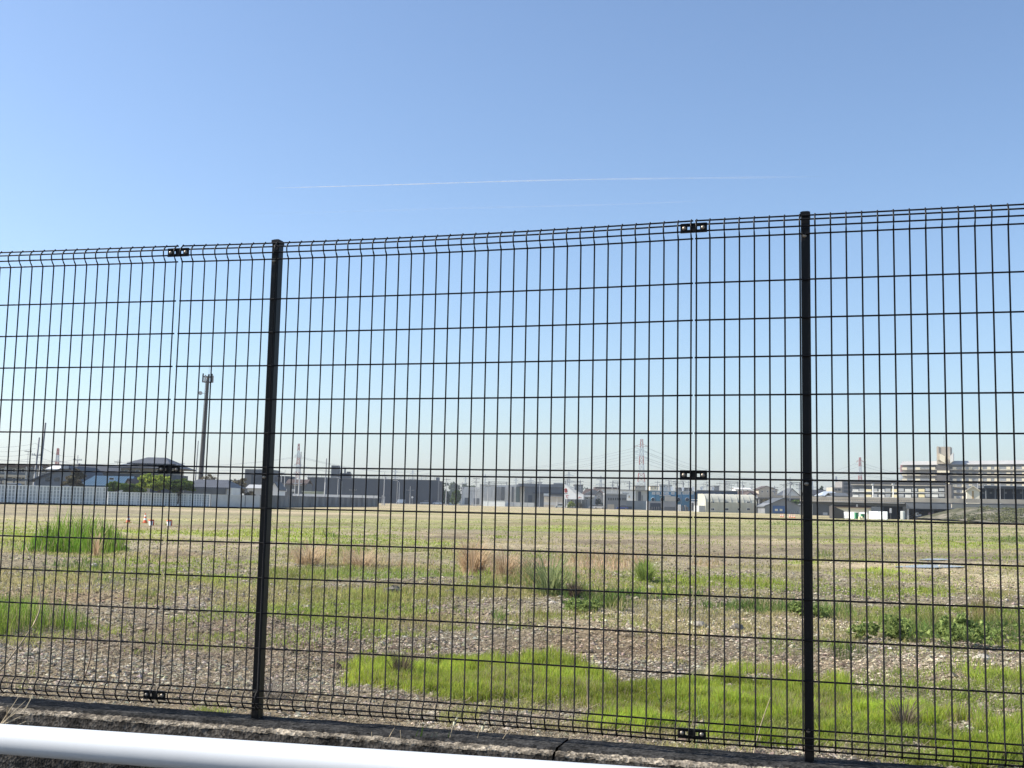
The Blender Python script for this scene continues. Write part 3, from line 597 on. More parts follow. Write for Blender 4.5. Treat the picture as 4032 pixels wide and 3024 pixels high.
# ---------------------------------------------------------------- weeds and dry stalks by the fence
def fw(x, y, z): return R@np.array([x, y, z])+T
def stalk(name, pts, r0, r1, color, label, cat, group=None, head=None):
    pts = [np.array(p) for p in pts]; P_ = []
    for i in range(len(pts)-1):
        for k in range(4): P_.append(pts[i]+(pts[i+1]-pts[i])*k/4)
    P_.append(pts[-1]); P_ = np.array(P_)
    for _ in range(3): P_[1:-1] = (P_[:-2]+P_[1:-1]*2+P_[2:])/4
    rr = np.linspace(r0, r1, len(P_)); mb = MB().tube(P_, rr, 5)
    o = mb.build(name, color, None, smooth=True); tag(o, label, cat, group)
    return o
M_straw = mat('straw', (0.5, 0.4, 0.26), 0.8, 0.2, 20); M_stalk = mat('brown_stalk', (0.22, 0.15, 0.1), 0.8, 0.3, 20); M_gst = mat('green_stalk', (0.2, 0.26, 0.08), 0.7, 0.2, 20)
def pl(u, v, d): return CAM+ray(u, v)*d
stalk('reed_stalk', [pl(-160, 2800, 5.0), pl(0, 2645, 5.02), pl(75, 2545, 5.04), pl(140, 2450, 5.06), pl(165, 2380, 5.08), pl(150, 2290, 5.1), pl(105, 2155, 5.12)], 0.005, 0.0018, M_straw, 'long bent pale reed stalk leaning up from the lower left corner', 'stalk')
stalk('curved_weed', [pl(275, 2790, 4.9), pl(330, 2680, 4.92), pl(362, 2580, 4.94), pl(362, 2500, 4.95), pl(347, 2450, 4.96)], 0.004, 0.0015, M_stalk, 'thin curved brown weed stem behind the left part of the fence', 'stalk')
stalk('dry_grass_stalk', [pl(425, 2720, 4.9), pl(435, 2640, 4.9), pl(442, 2590, 4.9)], 0.002, 0.001, M_stalk, 'short thin brown stem right of the curved brown one', 'stalk')
stalk('dry_grass_stalk', [pl(2740, 2945, 4.3), pl(2755, 2850, 4.32), pl(2748, 2760, 4.35), pl(2722, 2650, 4.4)], 0.0024, 0.001, M_gst, 'thin green stem crossing the right joint of the fence', 'stalk')
stalk('dry_grass_stalk', [pl(2785, 2950, 4.3), pl(2775, 2860, 4.32), pl(2750, 2740, 4.35)], 0.0022, 0.001, M_gst, 'second green stem just right of the fence joint', 'stalk')
stalk('dry_grass_stalk', [pl(2968, 2965, 4.3), pl(2990, 2870, 4.32), pl(3025, 2770, 4.35), pl(3040, 2730, 4.36)], 0.0028, 0.0012, M_straw, 'pale stem rising halfway between the right joint and the right post', 'stalk')
stalk('dry_grass_stalk', [pl(2605, 2780, 5.8), pl(2580, 2720, 5.8), pl(2556, 2655, 5.8)], 0.0022, 0.001, M_gst, 'thin dark stem leaning left of the right fence joint', 'stalk')
stalk('dry_grass_stalk', [pl(1302, 2830, 4.7), pl(1304, 2740, 4.7), pl(1308, 2650, 4.7)], 0.003, 0.0015, M_straw, 'upright tan seed stem behind the fence right of the left post', 'stalk')
stalk('dry_grass_stalk', [pl(2315, 2790, 5.5), pl(2312, 2700, 5.5), pl(2306, 2635, 5.5)], 0.003, 0.001, M_straw, 'pale upright stem in the grass left of the right fence joint', 'stalk')
# dead twigs in the lower left
tw = MB()
for a, bb in (((-30, 2900), (75, 2740)), ((10, 2850), (100, 2760)), ((-10, 2860), (110, 2780)), ((20, 2850), (120, 2815)), ((30, 2780), (10, 2890)), ((60, 2860), (130, 2840)), ((95, 2800), (128, 2735))):
    p, q = pl(*a, 4.0), pl(*bb, 4.1); mdl = (p+q)/2+np.array([0.005, 0, 0.008]); tw.tube([p, mdl, q], [0.0022, 0.0015, 0.0008], 5)
tag(tw.build('dead_twigs', M_straw), 'dead branching twigs over the curb in the lower left corner', 'twigs')
# grass tuft between guard rail and curb
def tuft(bl, name, label, color):
    mb = MB(); root = bpy.data.objects.new(name, None); COL.objects.link(root)
    for (u0, v0, u1, v1, u2, v2, wd) in bl:
        pts = []
        for k in range(9):
            t = k/8; u = (1-t)**2*u0+2*t*(1-t)*u1+t*t*u2; v = (1-t)**2*v0+2*t*(1-t)*v1+t*t*v2; pts.append((pl(u, v, 4.02-0.02*k/8), wd*(1-t)**0.6+0.0006))
        for (p, a), (q, b) in zip(pts[:-1], pts[1:]):
            ax = np.array([a*0.9, a*0.3, 0]); bx = np.array([b*0.9, b*0.3, 0]); mb.quad(p-ax, p+ax, q+bx, q-bx)
        mb.build('blade', color, root); mb = MB()
    tag(root, label, 'weeds')
M_gbl = mat('fresh_blade', (0.2, 0.28, 0.06), 0.6, 0.15, 20); M_pbl = mat('pale_blade', (0.5, 0.48, 0.33), 0.7, 0.2, 20)
tuft([(1610, 3080, 1625, 2920, 1648, 2872, 0.004), (1622, 3090, 1650, 2930, 1668, 2850, 0.007), (1735, 3090, 1750, 2970, 1770, 2880, 0.0055), (1730, 3090, 1735, 2950, 1755, 2905, 0.004)], 'grass_tuft', 'green grass blades growing up between the guard rail and the curb', M_gbl)
tuft([(1672, 3090, 1680, 2940, 1705, 2885, 0.0055), (1680, 3080, 1690, 2960, 1690, 2925, 0.003), (1690, 3080, 1712, 2975, 1714, 2925, 0.003), (1715, 2925, 1716, 2900, 1722, 2882, 0.003), (1680, 2925, 1705, 2940, 1716, 2965, 0.003)], 'dry_tuft', 'pale dying grass blades beside the green tuft at the curb', M_pbl)
for (pp, lab) in (([(1463, 3060), (1463, 2940), (1464, 2882)], 'straight tan stem in front of the curb, leftmost of those behind the rail'), ([(1500, 3070), (1520, 2920), (1553, 2866)], 'tan stem leaning right in front of the curb, left of the green tuft'),
                  ([(1582, 3060), (1581, 2930), (1576, 2875)], 'thin straight stem just left of the green tuft'), ([(1750, 3060), (1765, 2930), (1782, 2865), (1790, 2845)], 'fluffy headed stem just right of the green tuft'),
                  ([(1862, 3060), (1870, 2960), (1885, 2880), (1902, 2862)], 'thin stem with a seed head further right of the tuft'), ([(1920, 3070), (1945, 2970), (1985, 2900), (2010, 2868)], 'long stem leaning right, rightmost in front of the curb')):
    st = stalk('dry_grass_stalk', [pl(u_, v_, 4.0) for u_, v_ in pp], 0.0016, 0.0009, M_straw, lab, 'stalk')
    if 'fluffy' in lab or 'seed' in lab:
        e = pl(pp[-1][0], pp[-1][1], 4.0); MB().tube([e-np.array([0.004, 0, 0.012]), e, e+np.array([0.006, 0, 0.012]), e+np.array([0.01, 0, 0.018])], [0.002, 0.006, 0.005, 0.001], 7).build('seed_head', M_pbl, st, smooth=True)

# ================================================================ BACKGROUND BUILDERS
class Bd:
    """a building drawn by its picture extents at distance Y; local origin at front left base corner"""
    def __init__(s, name, label, cat, u0, u1, Y, z0=0.0, group=None, yaw=0.0):
        s.Y = Y; s.z0 = z0; s.X0 = gx(u0, Y); s.W = gx(u1, Y)-s.X0
        s.root = empty(name, (s.X0, Y, z0), label, cat, group, math.radians(yaw))
    def x(s, u, v=None): return (at(u, v if v else hor(u), s.Y)[0])-s.X0
    def z(s, u, v): return at(u, v, s.Y)[2]-s.z0
    def box(s, name, u0, u1, vt, vb, y0, y1, m_, parent=None, zb=None):
        um = (u0+u1)/2; z1 = s.z(um, vt); z0 = s.z(um, vb) if zb is None else zb
        return MB().box(s.x(u0, um and vt), s.x(u1, vt), y0, y1, z0, z1).build(name, m_, parent or s.root)
    def wall(s, u0, u1, vt, D, m_, y0=0.0, zb=0.0): return s.box('wall', u0, u1, vt, 0, y0, y0+D, m_, zb=zb)
    def win(s, u0, u1, v0, v1, m_=None, frame=True, yy=0.0, name='window'):
        w_ = s.box(name, u0, u1, v0, v1, yy-0.06, yy+0.02, M_white if frame else (m_ or M_glass))
        if frame:
            um = (u0+u1)/2; z0, z1 = s.z(um, v1), s.z(um, v0); x0, x1 = s.x(u0, v0), s.x(u1, v0); f = 0.12*min(x1-x0, z1-z0)
            MB().box(x0+f, x1-f, yy-0.075, yy-0.055, z0+f, z1-f).build('pane', m_ or M_glass, w_)
        return w_
    def gable_roof(s, u0, u1, ve, vr, D, m_, y0=0.0, ov=0.4, name='roof', axis='x', hip=0.0, ur=None):
        um = (u0+u1)/2; ze, zr = s.z(um, ve), s.z(um, vr); x0, x1 = s.x(u0, ve), s.x(u1, ve); mb = MB()
        if axis == 'x':          # ridge along x, slope faces the camera; hip shortens the ridge
            h = hip*(x1-x0); a = (x0, y0-ov, ze); b = (x1, y0-ov, ze); c = (x1, y0+D+ov, ze); d = (x0, y0+D+ov, ze); e = (x0+h, y0+D/2, zr); f = (x1-h, y0+D/2, zr)
            t_ = 0.18
            for A, B, Cc, Dd in ((a, b, f, e), (d, c, f, e)):
                lo = [(p[0], p[1], p[2]-t_) for p in (A, B, Cc, Dd)]; mb.quadbox(lo+[A, B, Cc, Dd])
            if hip: 
                for A, B, Cc in ((a, d, e), (b, c, f)):
                    i = len(mb.V); mb.V += [A, B, Cc]; mb.F3.append([i, i+1, i+2])
            else:
                pass
        else:                    # gable end faces the camera
            xr = s.x(ur, vr) if ur else (x0+x1)/2; t_ = 0.22
            for xa, xb in ((x0, xr), (x1, xr)):
                mb.quadbox([(xa, y0-ov, ze-t_), (xb, y0-ov, zr-t_), (xb, y0+D+ov, zr-t_), (xa, y0+D+ov, ze-t_), (xa, y0-ov, ze), (xb, y0-ov, zr), (xb, y0+D+ov, zr), (xa, y0+D+ov, ze)])
        return mb.build(name, m_, s.root)
    def gable_wall(s, u0, u1, ve, vr, D, m_, y0=0.0, ur=None):
        um = (u0+u1)/2; ze, zr = s.z(um, ve), s.z(um, vr); x0, x1 = s.x(u0, ve), s.x(u1, ve); xr = s.x(ur, vr) if ur else (x0+x1)/2
        return MB().prism([(x0, 0), (x1, 0), (x1, ze-0.1), (xr, zr-0.15), (x0, ze-0.1)], y0, y0+D).build('wall', m_, s.root)

def leaf_cloud(name, blobs, n, size, c0, c1, parent, seed=0):
    """blobs: (x,y,z,rx,ry,rz); many small leaf faces spread through uneven clumps"""
    rg = np.random.default_rng(seed+100); vol = np.array([b[3]*b[5] for b in blobs]); pr = vol/vol.sum(); V = []; C = []
    subs = []
    for b, p in zip(blobs, pr):       # sub clumps on every blob
        k = max(4, int(26*p*len(blobs)/1.5))
        for _ in range(k):
            d = rg.normal(0, 1, 3); d /= np.linalg.norm(d); rr = rg.uniform(0.45, 0.98); subs.append((b[0]+d[0]*b[3]*rr, b[1]+d[1]*b[4]*rr, b[2]+d[2]*b[5]*rr, b[3]*rg.uniform(0.16, 0.34), b[5]*rg.uniform(0.14, 0.32), rg.uniform(0.75, 1.25)))
    S = np.array(subs); ii = rg.integers(0, len(S), n); d = rg.normal(0, 1, (n, 3)); d /= np.linalg.norm(d, axis=1)[:, None]; rr = rg.uniform(0.3, 1.08, n)[:, None]
    ctr = S[ii, :3]+d*rr*np.stack([S[ii, 3], S[ii, 3], S[ii, 4]], 1)
    e1 = rg.normal(0, 1, (n, 3)); e1 /= np.linalg.norm(e1, axis=1)[:, None]; e2 = np.cross(e1, rg.normal(0, 1, (n, 3))); e2 /= np.linalg.norm(e2, axis=1)[:, None]
    sz = size*rg.uniform(0.6, 1.4, (n, 1)); V = np.stack([ctr-e1*sz, ctr+e2*sz*0.6, ctr+e1*sz, ctr-e2*sz*0.6], 1)
    t_ = rg.uniform(0, 1, (n, 1)); cl = np.array(c0)*(1-t_)+np.array(c1)*t_; cl *= S[ii, 5][:, None]
    return npmesh(name, V.reshape(-1, 3), (np.arange(n)*4)[:, None]+np.array([0, 1, 2, 3]), LEAF, parent, col=np.repeat(cl[:, None], 4, 1).reshape(-1, 3))
for a_ in PENDING_LEAFY: leafy(*a_)
M_bark = mat('bark', (0.1, 0.075, 0.055), 0.9, 0.3, 3)
def tree(label, u, vt, vb, ru, Y, c0, c1, n=2600, shape='round', z0=0.0, name='tree', seed=1, group=None, cat='tree', leaf=0.22, bare=False):
    rg = random.Random(seed); cx = gx(u, Y); zt = at(u, vt, Y)[2]-z0; zb = max(0.2, at(u, vb, Y)[2]-z0); rx = ru*Y/F; h = zt-zb
    root = empty(name, (cx, Y, z0), label, cat, group); blobs = []
    nb = 7 if shape == 'round' else 9
    for k in range(nb):
        f = (k+0.5)/nb
        if shape == 'round':
            a = rg.uniform(0, 6.28); q = rg.uniform(0.2, 0.62); blobs.append((rx*q*math.cos(a)*1.1, rx*q*math.sin(a), zb+h*(0.3+0.45*rg.random()), rx*rg.uniform(0.38, 0.55), rx*0.5, h*rg.uniform(0.22, 0.33)))
        elif shape == 'pine':
            a = rg.uniform(0, 6.28); q = (1-f)*0.75; blobs.append((rx*q*math.cos(a), rx*q*math.sin(a), zb+h*(0.12+0.8*f), rx*(0.55-0.3*f), rx*(0.55-0.3*f), h*0.09))
        else:
            q = rg.uniform(-0.75, 0.75); blobs.append((rx*q, rx*rg.uniform(-.3, .3), zb+h*rg.uniform(0.25, 0.6), rx*0.35, rx*0.35, h*0.36))
    tk = MB(); tr = max(0.06, 0.028*zt); tk.tube([(0, 0, 0), (0.05*rx, 0, zt*0.35), (0, 0, zt*0.8)], [tr, tr*0.7, tr*0.25], 8)
    for b in blobs[:6]: tk.tube([(0, 0, max(0.1, b[2]*0.45)), (b[0]*0.5, b[1]*0.5, b[2]*0.75), (b[0], b[1], b[2])], [tr*0.5, tr*0.3, tr*0.1], 5)
    if bare:
        for b in blobs:
            for _ in range(14):
                e = (b[0]+rg.uniform(-1, 1)*b[3], b[1]+rg.uniform(-1, 1)*b[4], b[2]+rg.uniform(-0.2, 1.1)*b[5]); tk.tube([(b[0]*0.7, b[1]*0.7, b[2]*0.8), e], [tr*0.22, 0.02], 4, cap=False)
    tk.build('trunk', M_bark, root)
    leaf_cloud('crown', blobs, n, leaf, c0, c1, root, seed); return root
G_mid = ((0.05, 0.09, 0.02), (0.16, 0.22, 0.05)); G_dark = ((0.025, 0.045, 0.02), (0.07, 0.1, 0.04)); G_lite = ((0.13, 0.19, 0.03), (0.36, 0.42, 0.08)); G_brn = ((0.1, 0.085, 0.06), (0.2, 0.18, 0.11))

def pole(label, u, vt, Y, vb=None, r=0.16, arms=((0.3, 1.0),), lean=0.0, group=None, z0=0.0, matl=None, trans=False, name='utility_pole', two=None, r2=None):
    h = at(u, vt, Y)[2]-z0; x0 = gx(u, Y)-lean*h
    root = empty(name, (x0, Y, z0), label, 'pole', group)
    mt = matl or M_conc
    if two:      # dark upper half
        zz = h*two; MB().tube([(0, 0, 0), (lean*zz, 0, zz)], [r, r*0.85], 10).build('lower_pole', mt, root, smooth=True)
        MB().tube([(lean*zz, 0, zz), (lean*h, 0, h)], [r*0.85, r*0.6], 10).build('upper_pole', M_steel, root, smooth=True)
    else: MB().tube([(0, 0, 0), (lean*h, 0, h)], [r, r2 or r*0.65], 10).build('pole', mt, root, smooth=True)
    for dz, hw in arms:
        z = h-dz; a = MB().box(lean*z-hw, lean*z+hw, -0.1, 0.02, z-0.07, z+0.07).build('crossarm', M_steel, root)
        for q in (-0.92, -0.5, 0.5, 0.92): MB().tube([(lean*z+q*hw, -0.04, z+0.07), (lean*z+q*hw, -0.04, z+0.3)], [0.06, 0.04], 6).build('insulator', M_lgrey, a)
    if trans: MB().tube([(lean*(h-2)+0.35, -0.1, h-2.6), (lean*(h-2)+0.35, -0.1, h-1.7)], 0.28, 10).build('transformer', M_steel, root, smooth=True)
    return root

def wire(pts, r, label, group, cat='cable', name='power_line', matl=None):
    o = MB().tube(pts, r, 4, cap=False).build(name, matl or M_wire); tag(o, label, cat, group); return o
def sag(a, b, s, n=14):
    a = np.array(a); b = np.array(b); return [a+(b-a)*t-np.array([0, 0, s*4*t*(1-t)]) for t in np.linspace(0, 1, n)]

def pylon(label, u, vt, Y, wb, group, colors=True, arms=((0.16, 1.0), (0.32, 1.0), (0.48, 1.0)), r=0.14, armw=0.22, sections=6):
    H = at(u, vt, Y)[2]; x0 = gx(u, Y); B = wb*Y/F/2
    root = empty('transmission_pylon', (x0, Y, 0), label, 'pylon', group)
    def half(t): return B*(1-t)**1.35*0.9+0.75*(1-t*0.5) if t < 0.55 else (B*(0.45)**1.35*0.9+0.54)*(1.0-0.55*(t-0.55)/0.45)
    zs = np.linspace(0, 1, sections+1)
    for k in range(sections):
        t0, t1 = zs[k], zs[k+1]; mb = MB(); sub = 2
        for q in range(sub):
            a, b = t0+(t1-t0)*q/sub, t0+(t1-t0)*(q+1)/sub; ha, hb = half(a), half(b); za, zb = a*H, b*H
            ca = [(-ha, -ha, za), (ha, -ha, za), (ha, ha, za), (-ha, ha, za)]; cb = [(-hb, -hb, zb), (hb, -hb, zb), (hb, hb, zb), (-hb, hb, zb)]
            for i in range(4):
                j = (i+1) % 4; mb.tube([ca[i], cb[i]], r*1.3, 4, cap=False); mb.tube([ca[i], cb[j]], r*0.7, 4, cap=False); mb.tube([ca[j], cb[i]], r*0.7, 4, cap=False); mb.tube([cb[i], cb[j]], r*0.7, 4, cap=False)
        red = colors and ((sections-1-k) % 2 == 0)
        mb.build('lattice_section', M_pred if red else (M_pwht if colors else M_pgry), root)
    for dz, ww_ in arms:
        t = 1-dz; z = t*H; hw = half(t); aw = armw*H*ww_*0.5
        mb = MB()
        for sx in (-1, 1):
            mb.tube([(sx*hw, 0, z), (sx*(hw+aw), 0, z+0.3)], r*1.1, 4); mb.tube([(sx*hw, 0, z+H*0.035), (sx*(hw+aw), 0, z+0.3)], r*1.0, 4)
            mb.tube([(sx*(hw+aw*0.5), 0, z), (sx*(hw+aw*0.5), 0, z+H*0.018)], r*0.7, 4)
            mb.tube([(sx*(hw+aw*0.97), 0, z+0.2), (sx*(hw+aw*0.97), 0, z-H*0.022)], r*0.8, 4)
        mb.build('cross_arm', M_pred if colors and dz < 0.2 else (M_pwht if colors else M_pgry), root)
    return root, H, x0
M_pred = mat('pylon_red', (0.5, 0.1, 0.07), 0.6, 0.1, 0.2); M_pwht = mat('pylon_white', (0.6, 0.6, 0.6), 0.6, 0.1, 0.2); M_pgry = mat('pylon_grey', (0.28, 0.31, 0.34), 0.6, 0.1, 0.2)

def car(label, u, vb, Y, paint, L=4.3, Hh=1.5, z0=0.0, kind='car', box=False):
    root = empty('parked_car' if not box else 'parked_van', (gx(u, Y), Y, z0), label, 'car' if not box else 'van')
    W_ = 1.7; h = L/2; zb = 0.28
    body = [(-h, zb+0.1), (-h+0.05, 0.75), (-h*0.55, 0.88), (-h*0.3, 0.92), (h*0.85, 0.95), (h, 0.8), (h, zb+0.05)]
    MB().prism(body, -W_/2, W_/2).build('body', paint, root)
    top = [(-h*0.52, 0.88), (-h*0.22, Hh), (h*0.55, Hh), (h*0.86, 0.93)] if not box else [(-h*0.85, 0.88), (-h*0.6, 1.9), (h*0.98, 1.95), (h*0.98, 0.93)]
    MB().prism(top, -W_/2+0.12, W_/2-0.12).build('cabin', M_glass if not box else paint, root)
    t2 = [(p[0], p[1]) for p in top]; MB().box(t2[1][0], t2[2][0], -W_/2+0.1, W_/2-0.1, t2[1][1]-0.06, t2[1][1]+0.03).build('roof', paint, root)
    for sx in (-0.62, 0.62):
        for sy in (-1, 1):
            w0 = MB().tube([(sx*h, sy*(W_/2-0.12), 0.31), (sx*h, sy*(W_/2+0.03), 0.31)], 0.31, 14).build('wheel', M_tyre, root, smooth=True)
            MB().tube([(sx*h, sy*(W_/2+0.03), 0.31), (sx*h, sy*(W_/2+0.045), 0.31)], 0.17, 10).build('rim', M_lgrey, w0)
    return root
P_white = mat('car_white', (0.8, 0.8, 0.8), 0.25, 0.02, 1, spec=0.6); P_silver = mat('car_silver', (0.45, 0.47, 0.5), 0.3, 0.03, 1, metal=0.4); P_dark = mat('car_dark', (0.03, 0.035, 0.05), 0.3, 0.05, 1); P_blue = mat('car_blue', (0.03, 0.06, 0.25), 0.3, 0.05, 1)

def cone(label, u, vb, Y, h=0.7, name='traffic_cone', fallen=False, group=None):
    p = at(u, vb, Y); root = empty(name, (gx(u, Y), Y, 0.0), label, 'traffic cone', group)
    s = h/0.7
    MB().frustum(0, 0, 0.19*s, 0.19*s, 0.18*s, 0.18*s, 0, 0.03*s).build('base', M_orange, root)
    r0 = 0.14*s; zz = [0.03, 0.2, 0.33, 0.45, 0.56, 0.7]; nm = [M_orange, M_white, M_orange, M_white, M_orange]
    for k in range(5):
        ra = r0*(1-(zz[k]-0.03)/0.78); rb = r0*(1-(zz[k+1]-0.03)/0.78)
        MB().tube([(0, 0, zz[k]*s), (0, 0, zz[k+1]*s)], [ra, rb], 14).build('band', nm[k], root, smooth=True)
    return root

# ---------------------------------------------------------------- left: yard wall
def seg_wall(name, label, pts, H, matl, slat=None, rails=True, cap=True, th=0.12):
    """pts: list of (u, Y) plan points"""
    W_ = [(gx(u, Y), Y) for u, Y in pts]; x0, y0 = W_[0]; root = empty(name, (x0, y0, 0), label, 'wall')
    for (xa, ya), (xb, yb) in zip(W_[:-1], W_[1:]):
        d = np.array([xb-xa, yb-ya]); L = np.linalg.norm(d); d /= L; nn = np.array([d[1], -d[0]])
        def bx(mb, s0, s1, o0, o1, z0, z1):
            c = []
            for z in (z0, z1):
                for (s, o_) in ((s0, o0), (s1, o0), (s1, o1), (s0, o1)): c.append((xa-x0+d[0]*s+nn[0]*o_, ya-y0+d[1]*s+nn[1]*o_, z))
            mb.quadbox(c)
        mb = MB()
        if slat is None:
            bx(mb, 0, L, 0, th, 0, H); mb.build('wall_panel', matl, root)
            k = 0.0
            while k < L: pb = MB(); bx(pb, k, k+0.12, th, th+0.05, 0, H+0.02); k += 3.0; pb.build('pilaster', M_grey, root)
        else:
            bx(mb, 0, L, -0.04, -0.02, 0.05, H*0.97); mb.build('backing_panel', slat[1], root)
            mb = MB(); k = 0.0
            while k < L: bx(mb, k, k+slat[2], 0.0, 0.04, 0.05, H*0.95); k += slat[0]
            mb.build('slats', matl, root)
            mb = MB()
            for z in (0.22, 0.4, 0.58, 0.76): bx(mb, 0, L, -0.018, -0.002, H*z-0.03, H*z+0.03)
            bx(mb, 0, L, -0.05, 0.06, H*0.95, H*1.0); mb.build('rails', matl, root)
            k = 0.0
            while k < L: mb = MB(); bx(mb, k, k+0.1, -0.06, 0.07, 0, H); k += 4.0; mb.build('post', matl, root)
        mb = MB(); bx(mb, 0, L, -0.1, 0.12, 0.0, 0.1); mb.build('footing', M_dgrey, root)
    return root
M_slat = mat('slat_white', (0.82, 0.82, 0.82), 0.7, 0.12, 0.5); M_back = mat('slat_back', (0.42, 0.44, 0.46), 0.8, 0.3, 0.4)
seg_wall('slatted_wall', 'tall white slatted wall at the far left edge of the field', [(-260, 140), (424, 153)], 2.42, M_slat, (0.42, M_back, 0.16))
seg_wall('slatted_wall', 'lower white slatted wall continuing right of the tall one', [(424, 153.3), (826, 165)], 1.85, M_slat, (0.42, M_back, 0.16))
seg_wall('panel_wall', 'plain pale grey panel wall right of the slatted walls', [(826, 165.4), (1022, 172)], 1.8, mat('panel_pale', (0.5, 0.51, 0.52), 0.8, 0.15, 0.4))
seg_wall('sheet_wall', 'dark grey corrugated sheet wall running back behind the left post', [(1022, 172.5), (1240, 212), (1487, 262)], 1.9, mat('panel_dark', (0.2, 0.2, 0.2), 0.8, 0.35, 0.35, wave=('X', 0.6, 0.4)))
seg_wall('white_hoarding', 'long white hoarding above the dark sheet wall', [(1150, 300), (1488, 300)], 2.62, M_white)
yard = MB().box(-150, gx(424, 156), 156, 210, 0.0, 1.2).build('raised_ground', mat('yard_soil', (0.14, 0.13, 0.11), 0.9, 0.2, 0.4)); tag(yard, kind='structure')

# left houses
b = Bd('apartment_block', 'grey two storey apartment block at the far left edge', 'building', -160, 190, 235)
b.wall(-160, 186, 1838, 10, M_grey); b.box('roof', -165, 191, 1829, 1838, -1.2, 11, M_brown)
for v0, v1 in ((1868, 1877), (1893, 1902)): b.box('balcony', -160, 110, v0, v1, -1.2, -0.05, M_beige)
for u in (-120, -70, -20, 5, 50, 85, 135, 165): b.win(u, u+14, 1845, 1860); b.win(u, u+14, 1879, 1893)
for u in (-50, 30, 112, 150): b.box('pillar', u, u+5, 1838, 1925, -1.25, -1.0, M_lgrey)
b = Bd('carport', 'low dark carport behind the tall slatted wall at the far left', 'carport', -160, 72, 172, 1.2)
b.box('roof', -160, 78, 1883, 1888, -2, 4, M_dgrey)
for u in (-150, -60, 20, 70): MB().box(b.x(u), b.x(u)+0.15, -1.8, -1.65, 0, b.z(u, 1887)).build('post', M_dgrey, b.root)
car('white car parked behind the tall slatted wall', 46, 1910, 165, P_white, L=3.4, Hh=1.55, z0=1.2)
b = Bd('solar_roof_shed', 'pale roofed shed behind the gabled house on the left', 'building', 180, 250, 215)
b.wall(186, 246, 1846, 6, M_lgrey); b.gable_roof(183, 250, 1846, 1832, 6, M_white)
b = Bd('gabled_house', 'grey house with a big dark gable roof on the far left', 'house', 112, 300, 178, 1.2)
b.gable_wall(140, 296, 1877, 1838, 12, M_grey, ur=268); b.gable_roof(116, 330, 1894, 1832, 12, M_tile2, axis='y', ur=270); b.win(180, 200, 1880, 1895, frame=False); b.win(215, 235, 1880, 1895, frame=False)
b.box('solar_panel', 248, 277, 1834, 1846, -0.8, -0.6, M_lgrey)
b = Bd('long_house', 'long low house with a dark ridge roof behind the blue roof', 'house', 283, 470, 205)
b.wall(285, 465, 1858, 9, M_dgrey); b.gable_roof(280, 472, 1860, 1826, 9, M_tile2)
b = Bd('blue_roof_house', 'house with a bright blue ribbed metal roof behind the wall', 'house', 318, 545, 172, 1.2)
b.wall(325, 500, 1908, 8, M_offw); b.gable_roof(312, 512, 1912, 1872, 8, M_blue, hip=0.1); b.gable_wall(500, 540, 1912, 1886, 7, M_beige, y0=-0.8, ur=512)
b.gable_roof(496, 544, 1914, 1884, 7.5, M_brown, y0=-0.8, axis='y', ur=512, name='porch_roof'); b.win(430, 450, 1880, 1890, m_=M_glass)
b = Bd('tiled_house', 'large two storey house with a grey tiled hip roof', 'house', 445, 690, 185, 1.2)
b.wall(475, 662, 1845, 9, M_beige); b.gable_roof(440, 700, 1841, 1822, 12, M_tile, y0=-1.5, hip=0.12, name='lower_roof'); b.gable_roof(498, 668, 1824, 1797, 8, M_tile, y0=0.5, hip=0.28)
b.wall(455, 690, 1868, 8, M_dgrey, y0=-0.6)
for u in (495, 540, 620): b.win(u, u+16, 1850, 1862, yy=-0.6)
b = Bd('tiled_house', 'single storey house with a grey tiled roof left of the left post', 'house', 700, 910, 180)
b.wall(722, 895, 1916, 9, M_lgrey); b.gable_roof(700, 905, 1918, 1886, 11, M_tile, hip=0.2); b.box('shade', 730, 890, 1922, 1945, -0.9, -0.02, M_dgrey)
b.wall(860, 905, 1920, 6, M_offw, y0=1)
# trees left
tree('grey green garden pine between the gabled house and the blue roof', 296, 1843, 1925, 52, 168, *G_brn, n=2600, shape='pine', z0=1.2, name='pine_tree', seed=3)
tree('small green bush left of the large round tree', 452, 1896, 1948, 44, 161, *G_mid, n=1500, z0=1.0, name='bush', seed=4, cat='bush')
tree('second green bush touching the large round tree', 515, 1900, 1948, 52, 160, *G_mid, n=1600, z0=1.0, name='bush', seed=5, cat='bush')
tree('large round yellow green tree in front of the tiled house', 625, 1864, 1955, 105, 160, *G_lite, n=7500, z0=0.6, seed=6, leaf=0.2)
tree('rounded green tree touching the large yellow green one', 702, 1884, 1955, 82, 161, *G_mid, n=5200, z0=0.4, seed=7, leaf=0.2)
tree('bare brownish tree behind the low tiled house', 850, 1862, 1950, 70, 230, *G_brn, n=1800, seed=8, bare=True)
tree('brownish tree at the right end of the low tiled house', 925, 1873, 1950, 60, 225, *G_brn, n=2400, seed=9, bare=True)
tree('small olive bush behind the plain grey panel wall', 985, 1936, 1962, 22, 190, *G_brn, n=700, seed=10, name='bush', cat='bush')

